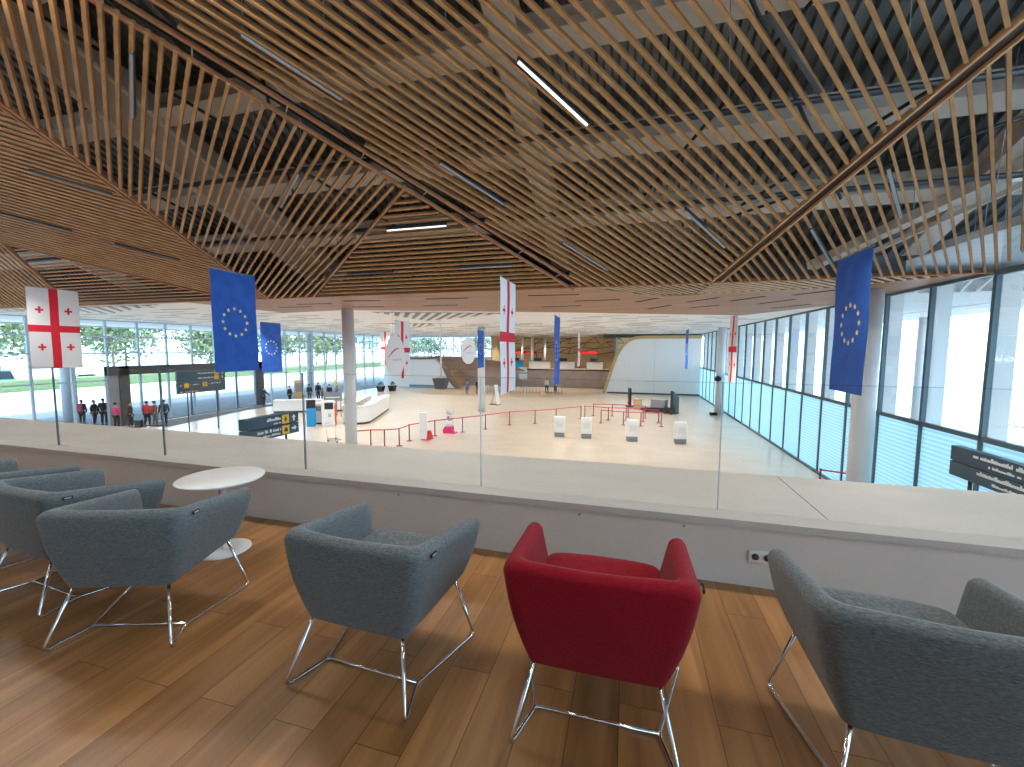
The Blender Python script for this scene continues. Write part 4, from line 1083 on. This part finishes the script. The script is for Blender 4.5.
# ------------------------------------------------------------------ people
def skinned(name, pts, edges, radii, m, parent, sub=1, root=0):
    me = bpy.data.meshes.new(name); me.from_pydata(pts, edges, []); me.materials.append(m)
    o = bpy.data.objects.new(name, me); COL.objects.link(o); o.parent = parent
    md = o.modifiers.new('skin', 'SKIN'); md.use_smooth_shade = True
    lay = me.skin_vertices[0].data if me.skin_vertices else None
    if lay is None:
        bpy.context.view_layer.objects.active = o; lay = me.skin_vertices[0].data
    for i, r in enumerate(radii): lay[i].radius = (r, r) if not isinstance(r, tuple) else r; lay[i].use_root = (i == root)
    if sub: s = o.modifiers.new('sub', 'SUBSURF'); s.levels = sub; s.render_levels = sub
    return o
def person(x, y, face, label, top, legs, stride=.0, h=1.72, arm=0.0, hair=True, skirt=False, bag=None):
    t = empty('person', (x, y, GZ), face, label, 'person', 'people in the terminal')
    s = h / 1.72
    st = stride
    # x right, y forward
    J = {'pel': (0, 0, .93), 'wst': (0, .0, 1.08), 'chs': (0, .01, 1.30), 'nck': (0, .02, 1.47), 'hed': (0, .03, 1.57), 'crn': (0, .03, 1.68)}
    pts = [J[k] for k in ('pel', 'wst', 'chs', 'nck', 'hed', 'crn')]; ed = [(0, 1), (1, 2), (2, 3), (3, 4), (4, 5)]
    rad = [(.145, .11), (.135, .10), (.165, .11), .052, .085, .075]
    def add(p, par, r): pts.append(p); rad.append(r); ed.append((par, len(pts) - 1)); return len(pts) - 1
    for sd in (1, -1):
        f = st * sd
        k = add((sd * .09, 0, .88), 0, .085); k = add((sd * .10, f * .5 + .03, .50), k, .06); k = add((sd * .10, f - .02, .08), k, .042); add((sd * .11, f + .13, .035), k, .035)
        a = -f * .6 + arm
        k = add((sd * .18, .01, 1.40), 2, .055); k = add((sd * .23, a * .3 - .02, 1.13), k, .043); k = add((sd * .24, a * .8 + .05, .90), k, .034)
        k = add((sd * .24, a * .9 + .07, .82), k, .03)
        for q in range(4): add((sd * (.235 + .012 * (q - 1.5) * 0), a * .9 + .045 + .018 * q, .755 - (.012 if q in (1, 2) else 0)), k, .009)
        add((sd * .215, a * .9 + .10, .79), k, .010)
    pts = [tuple(c * s for c in p) for p in pts]
    rad = [tuple(c * s for c in r) if isinstance(r, tuple) else r * s for r in rad]
    skinned('body', pts, ed, rad, M['skin'], t)
    # jacket over torso and arms
    jp = [(0, 0, .86), (0, 0, 1.08), (0, .01, 1.30), (0, .015, 1.44)]; jr = [(.185, .145), (.165, .13), (.20, .14), (.10, .09)]; je = [(0, 1), (1, 2), (2, 3)]
    for sd in (1, -1):
        f = st * sd; a = -f * .6 + arm
        n = len(jp); jp += [(sd * .19, .01, 1.39), (sd * .24, a * .3 - .02, 1.13), (sd * .245, a * .8 + .05, .90)]; jr += [.072, .06, .05]; je += [(2, n), (n, n + 1), (n + 1, n + 2)]
    skinned('jacket', [tuple(c * s for c in p) for p in jp], je, [tuple(c * s for c in r) if isinstance(r, tuple) else r * s for r in jr], top, t)
    lp = [(0, 0, .90)]; lr = [(.16, .125)]; le = []
    for sd in (1, -1):
        f = st * sd; n = len(lp); lp += [(sd * .095, 0, .82), (sd * .10, f * .5 + .03, .50), (sd * .10, f - .015, .11)]; lr += [.105, .078, .062]; le += [(0, n), (n, n + 1), (n + 1, n + 2)]
    skinned('trousers', [tuple(c * s for c in p) for p in lp], le, [tuple(c * s for c in r) if isinstance(r, tuple) else r * s for r in lr], legs, t)
    for sd in (1, -1):
        f = st * sd
        MB().obox((sd * .105 * s, (f + .05) * s, .045 * s), ((1, 0, 0), (0, 1, 0), (0, 0, 1)), (.048 * s, .125 * s, .045 * s)).build('shoe', M['shoe'], t, bevel=.03)
    hp = MB(); hp.lathe([(.0, 1.738), (.055, 1.725), (.088, 1.68), (.094, 1.635), (.088, 1.60), (.0, 1.58)], (0, -.012, 0), 14, sy=1.05)
    hp.v = [(a * s, b * s, c * s) for a, b, c in hp.v]; hp.build('hair', M['hair'], t)
    fb = MB(); fb.obox((0, .118 * s, 1.585 * s), ((1, 0, 0), (0, 1, 0), (0, 0, 1)), (.012 * s, .02 * s, .022 * s)); fb.build('nose', M['skin'], t, bevel=.008)
    if bag is not None:
        MB().box(-.16 * s, -.30 * s, .98 * s, .16 * s, -.13 * s, 1.42 * s).build('backpack', bag, t, bevel=.05)
    return t
C = {k: mat('cloth ' + k, c, .85) for k, c in {'black': (.014, .016, .022), 'navy': (.02, .03, .07), 'red': (.50, .03, .05), 'pink': (.62, .06, .16), 'brown': (.16, .085, .06), 'grey': (.12, .13, .15), 'white': (.68, .68, .70), 'denim': (.05, .09, .17), 'blue': (.08, .14, .24)}.items()}
person(-36.5, 19.5, R(30), 'person in black with a pink bag outside the left windows beside the column', C['black'], C['black'], 0, 1.68, bag=C['pink'])
person(-35.0, 19.35, R(-60), 'person in black jacket, left of a pair by the entrance portal', C['black'], C['navy'], .05, 1.74)
person(-34.5, 19.6, R(40), 'taller person in black jacket, right of a pair by the entrance portal', C['black'], C['black'], 0, 1.84)
person(-32.2, 18.95, R(10), 'person in a pink jacket standing in front of the left portal post', C['pink'], C['black'], .04, 1.72)
person(-31.55, 19.35, R(-20), 'person in a dark coat beside the pink jacket', C['black'], C['black'], .06, 1.78)
person(-31.2, 20.1, R(20), 'person in a red jacket in front of the entrance doors', C['red'], C['navy'], .08, 1.72)
person(-30.7, 20.25, R(-15), 'person in a brown jacket with a red backpack, next to the red jacket', C['brown'], C['grey'], .06, 1.74, bag=C['red'])
person(-30.2, 20.5, R(70), 'person in dark clothes right of the brown jacket near the sign', C['navy'], C['black'], .05, 1.8)
person(-32.2, 30.4, R(-80), 'person in navy reaching out beside the right portal post', C['navy'], C['navy'], .06, 1.75, arm=.45)
person(-31.0, 32.2, R(-75), 'person in black striding right of the pull-up banner', C['black'], C['black'], .28, 1.72)
person(-30.6, 34.3, R(15), 'person in dark blue standing in the entrance hall, left of a group', C['navy'], C['denim'], .04, 1.75)
person(-30.3, 35.2, R(190), 'tall person in grey at the middle of the group behind the counter', C['black'], C['navy'], 0, 1.88)
person(-29.5, 34.8, R(120), 'short person in pale jacket beside the tall one in the group', C['grey'], C['navy'], 0, 1.35)
person(-28.9, 35.1, R(200), 'person in navy at the right end of the group behind the counter', C['navy'], C['black'], 0, 1.7)
person(-28.2, 35.4, R(150), 'person in dark blue bending arms at the group end near the yellow sign', C['blue'], C['black'], .05, 1.6, arm=.3)
person(-18.0, 45.0, R(30), 'distant person in blue left of the slim column', C['blue'], C['denim'], .05, 1.72)
person(-17.0, 45.8, R(-20), 'distant dark dressed person right next to the slim column', C['black'], C['navy'], .05, 1.72)
person(-9.45, 49.6, R(170), 'distant person in a white shirt and black trousers before the taupe wall', C['white'], C['black'], .1, 1.78)
person(-8.55, 50.4, R(150), 'distant person in white behind the far blue flag end', C['white'], C['black'], .08, 1.7)
t = empty('suitcase', (-31.0, 19.45, GZ), R(20), 'small black suitcase beside the dark coat', 'suitcase')
MB().box(-.2, -.12, .05, .2, .12, .55).build('case_body', M['black'], t, bevel=.03); MB().tube(fillet([(-.1, .1, .55), (-.1, .1, .9), (.1, .1, .9), (.1, .1, .55)], .03), .012, 6).build('handle', M['mid_grey'], t)

# ------------------------------------------------------------------ outside
o = MB().box(-160, -60, GZ - .4, LX, 140, GZ - .02).build('ground', M['pave']); tag(o, 'pale forecourt paving outside the left windows', 'ground', kind='structure')
o = MB().box(-46.5, -40, GZ - .3, LX - .3, 120, GZ - .005).build('road', M['lane']); tag(o, 'road strip under the left canopy, its shade painted in as dark blue-grey', 'road', kind='structure')
o = MB().box(WX, -60, GZ - .4, 160, 140, GZ - .02).build('ground', M['asphalt']); tag(o, 'pale apron outside the right windows', 'ground', kind='structure')
mb = MB(); mb.box(-43, -5, CZ, LX, 66, CZ + .5); mb.bar((-43, 30, CZ + .2), (-42.9, 30, CZ + .2), 72, .6)
o = mb.build('canopy_roof', M['ceil_white']); tag(o, 'white canopy over the pavement outside the left windows', 'canopy', kind='structure')
mb = MB(); mb.box(13.2, -5, CZ + .0, 16.5, 66, CZ + .4); mb.box(WX + .05, 16.5, CZ + .02, 13.2, 66, CZ + .4)
mb.box(WX, -5, CZ + .9, 16.5, 66, CZ + 1.1, 0)
slats(mb, [(WX + .4, 2), (13.2, 2), (13.2, 16.5), (WX + .4, 16.5)], 62, .34, (10, 10), flat=True, w=.06, h=.09, off=.05)
o = mb.build('canopy_roof', [M['ceil_white'], M['mid_grey']]); tag(o, 'white slatted canopy outside the right windows', 'canopy', kind='structure')
for i, y in enumerate((12.5, 20.5, 28.5)):
    column(15.8, y, GZ, CZ, .28, '%s exterior column under the right canopy' % ORD[i])
mb = MB()
rnd = random.Random(4)
tag(MB().box(-73, -30, GZ - .02, -70, 120, GZ + 1.3).build('hedge', M['hedge']), 'long clipped green hedge across the forecourt', 'hedge')
def tree(x, y, hh, rr, label, seed):
    t = empty('tree', (x, y, GZ), 0, label, 'tree', 'pale trees beyond the forecourt')
    MB().tube([(0, 0, 0), (.1, 0, hh * .4), (0, .1, hh * .75)], [.22, .16, .06], 8).build('trunk', M['bark'], t)
    r_ = random.Random(seed); mb = MB()
    cl = [(Vector((r_.uniform(-1, 1), r_.uniform(-1, 1), r_.uniform(-.5, .6))) * rr * .75 + Vector((0, 0, hh * .52)), rr * r_.uniform(.35, .6)) for _ in range(16)]
    for c, cr in cl:
        for _ in range(85):
            d = Vector((r_.gauss(0, 1), r_.gauss(0, 1), r_.gauss(0, 1))).normalized() * cr * r_.uniform(.6, 1.05); p = c + d
            u = Vector((r_.uniform(-1, 1), r_.uniform(-1, 1), r_.uniform(-1, 1))).normalized() * .42; w = u.cross(d).normalized() * .28
            mb.add([p - u, p + w, p + u, p - w], [(0, 1, 2, 3)])
    mb.build('crown', M['tree_leaf'], t); return t
treepos = [(-84 - 11 * (i % 2), -2 + 8.6 * i, 12.5 + 1.8 * ((i * 7) % 4), 5.4 + .5 * ((i * 5) % 3)) for i in range(15)] + [(-66, 112, 14, 5.5), (-53, 104, 13, 5.2), (-40, 108, 14, 5.6), (-27, 100, 13, 5.4)]
for i, (x, y, hh, rr) in enumerate(treepos): tree(x, y, hh, rr, '%s pale tree from left behind the forecourt' % ORD[i], 30 + i)
def car(x, y, rz, m, label, L=4.2, H=1.5, van=False):
    t = empty('parked_car', (x, y, GZ), rz, label, 'car', 'vehicles parked outside')
    b = L / 2
    pr_ = [(-b, .35), (b, .35), (b, .75), (b - .9, .95), (b - 1.5, H), (-b + .9, H), (-b + .15, 1.0), (-b, .9)] if not van else [(-b, .35), (b, .35), (b, 1.2), (b - .4, H), (-b, H)]
    mb = MB(); mb.prism([(u, v) for u, v in pr_], 0, -.85, .85); mb.build('car_body', m, t, bevel=.08)
    g = MB(); g.prism([(b - 1.1, .98), (b - 1.55, H - .08), (-b + .95, H - .08), (-b + .35, 1.0)] if not van else [(b - .1, 1.3), (b - .4, H - .15), (-b + .2, H - .15), (-b + .2, 1.3)], 0, -.87, .87); g.build('side_windows', M['car_glass'], t)
    for sx in (-.8, .8):
        for sy in (-b + .8, b - .8):
            w = MB(); w.lathe([(0, -.1), (.32, -.1), (.32, .1), (0, .1)], n=18); w.build('wheel', M['tyre'], t, loc=(sx, sy, .32), rot=(0, R(90), 0))
car(-76.5, 31.5, R(8), M['car_teal'], 'teal van parked beyond the hedge outside the left windows', 5.2, 2.4, True)
car(-76.5, 41.5, R(4), M['car_white'], 'white car parked beyond the hedge', 4.3)
car(-76.5, 22.5, R(2), M['car_white'], 'white van parked left of the teal van', 5.0, 2.2, True)
car(22.5, 20.0, R(60), M['car_paint'], 'pale blue car parked on the apron at the right edge', 4.3)
t = empty('advert_tower', (31.0, 33.0, GZ), R(-30), 'tall teal totem board on a pole out on the apron', 'totem')
MB().box(-.95, -.15, 4.2, .95, .15, 7.0).build('board', M['teal_board'], t); MB().box(-.35, -.12, 7.0, .35, .12, 8.6).build('upper_board', M['teal_board'], t); MB().tube([(0, 0, 0), (0, 0, 4.3)], .16, 10).build('pole', M['mid_grey'], t); MB().box(-1.0, -.5, 0, 1.0, .5, .12).build('foot', M['mid_grey'], t)
t = empty('apron_sign', (15.2, 17.9, GZ), R(-40), 'dark blank sign board outside the right windows', 'sign')
MB().box(-.62, -.04, 2.35, .62, .04, 2.95).build('board', M['sign'], t); MB().tube([(0, 0, 0), (0, 0, 2.36)], .035, 8).build('post', M['mid_grey'], t)
t = empty('outdoor_railing', (17.2, 10, GZ), 0, 'white outdoor railing with grey base wall on the apron', 'railing')
MB().box(-.12, 0, 0, .12, 16, .75).build('base_wall', M['mid_grey'], t); mb = MB()
for k in range(41): mb.tube([(0, .05 + k * .397, .75), (0, .05 + k * .397, 1.85)], .015, 5)
mb.build('balusters', M['white'], t); MB().tube([(0, 0, 1.86), (0, 16, 1.86)], .03, 6).build('hand_rail', M['white'], t)
for i, (x, y) in enumerate(((13.2, 17.0), (13.9, 18.2))):
    t = empty('outdoor_trolley', (x, y, GZ), R(30 + 40 * i), ('red handled luggage trolley outside the right windows, nearer', 'red handled luggage trolley outside the right windows, further')[i], 'trolley', 'trolleys outside the right windows')
    MB().tube(fillet([(-.25, -.4, .15), (-.25, .4, .15), (.25, .4, .15), (.25, -.4, .15), (-.25, -.4, .15)], .05), .025, 8).build('platform_frame', M['chrome'], t)
    MB().tube(fillet([(-.25, .4, .15), (-.27, .55, 1.0), (.27, .55, 1.0), (.25, .4, .15)], .06), .025, 8).build('handle_frame', M['chrome'], t)
    MB().tube([(-.25, .55, 1.0), (.25, .55, 1.0)], .045, 8).build('grip', M['red'], t)
    for a, b in ((-.22, .35), (.22, .35), (0, -.4)):
        w = MB(); w.lathe([(0, -.02), (.07, -.02), (.07, .02), (0, .02)], n=12); w.build('wheel', M['tyre'], t, loc=(a, b, .07), rot=(0, R(90), 0))

# ------------------------------------------------------------------ light
w = bpy.data.worlds.new('sky'); SC.world = w; w.use_nodes = True
bg = w.node_tree.nodes['Background']; bg.inputs['Color'].default_value = (.52, .75, 1.0, 1); bg.inputs['Strength'].default_value = 6.0
sun = bpy.data.lights.new('sun', 'SUN'); sun.energy = 7.0; sun.angle = R(1.0); sun.color = (1, .98, .95)
so = bpy.data.objects.new('sun', sun); COL.objects.link(so)
sd = Vector((-.12, -.75, 1.0)).normalized(); so.rotation_euler = sd.to_track_quat('Z', 'Y').to_euler()
def spot(x, y, z, e, ang=130, col=(1, .95, .88), rad=.12):  # fill spots added to brighten hall and recess, without any fixtures
    l = bpy.data.lights.new('hall_fill_spot', 'SPOT'); l.energy = e; l.spot_size = R(ang); l.spot_blend = .6; l.shadow_soft_size = rad; l.color = col
    ob = bpy.data.objects.new('hall_fill_spot', l); COL.objects.link(ob); ob.location = (x, y, z); return ob
for y in (18.5, 26, 34, 42):
    for x in (-28, -20, -14.2, -4.6, 2.4): spot(x, y, CZ - .05, 1250)
for x in (-22, -17, -11, -5): spot(x, 52.5, CZ - .3, 700)
for x in (-16.3, -10.9, -5): spot(x, 58.6, CZ - .05, 900)
for x in (-20, -12, -4, 4): spot(x, 8.5, 4.3, 450)
def strip(x, y, e, col=(1, .95, .88)):  # unseen fill lights added above the lounge to brighten floor and parapet
    l = bpy.data.lights.new('lounge_fill_area', 'AREA'); l.shape = 'RECTANGLE'; l.size = 1.6; l.size_y = .25; l.energy = e; l.color = col
    ob = bpy.data.objects.new('lounge_fill_area', l); COL.objects.link(ob); ob.location = (x, y, zs(y) - .12); return ob
for x in (-12, -8.5, -5, -1.5, 2, 5.5): strip(x, 4.0, 105)
for x in (-8, -3, 2): strip(x, -2.0, 40)

# ------------------------------------------------------------------ camera
cam = bpy.data.cameras.new('camera'); cam.sensor_width = 36; cam.lens = 415 / 1024 * 36; cam.clip_start = .05; cam.clip_end = 500
co = bpy.data.objects.new('camera', cam); COL.objects.link(co)
yaw, pitch, roll = R(15.6), R(4.75), R(.2)
f = Vector((-math.sin(yaw) * math.cos(pitch), math.cos(yaw) * math.cos(pitch), -math.sin(pitch)))
r = Vector((math.cos(yaw), math.sin(yaw), 0)); u = r.cross(f)
r2_, u2_ = r * math.cos(roll) + u * math.sin(roll), -r * math.sin(roll) + u * math.cos(roll)
co.matrix_world = Matrix(((r2_.x, u2_.x, -f.x, 0), (r2_.y, u2_.y, -f.y, 0), (r2_.z, u2_.z, -f.z, 1.5), (0, 0, 0, 1)))
SC.camera = co
vs_ = SC.view_settings; vs_.view_transform = 'Standard'; vs_.look = 'None'; vs_.exposure = 0; vs_.gamma = 1; vs_.use_curve_mapping = False
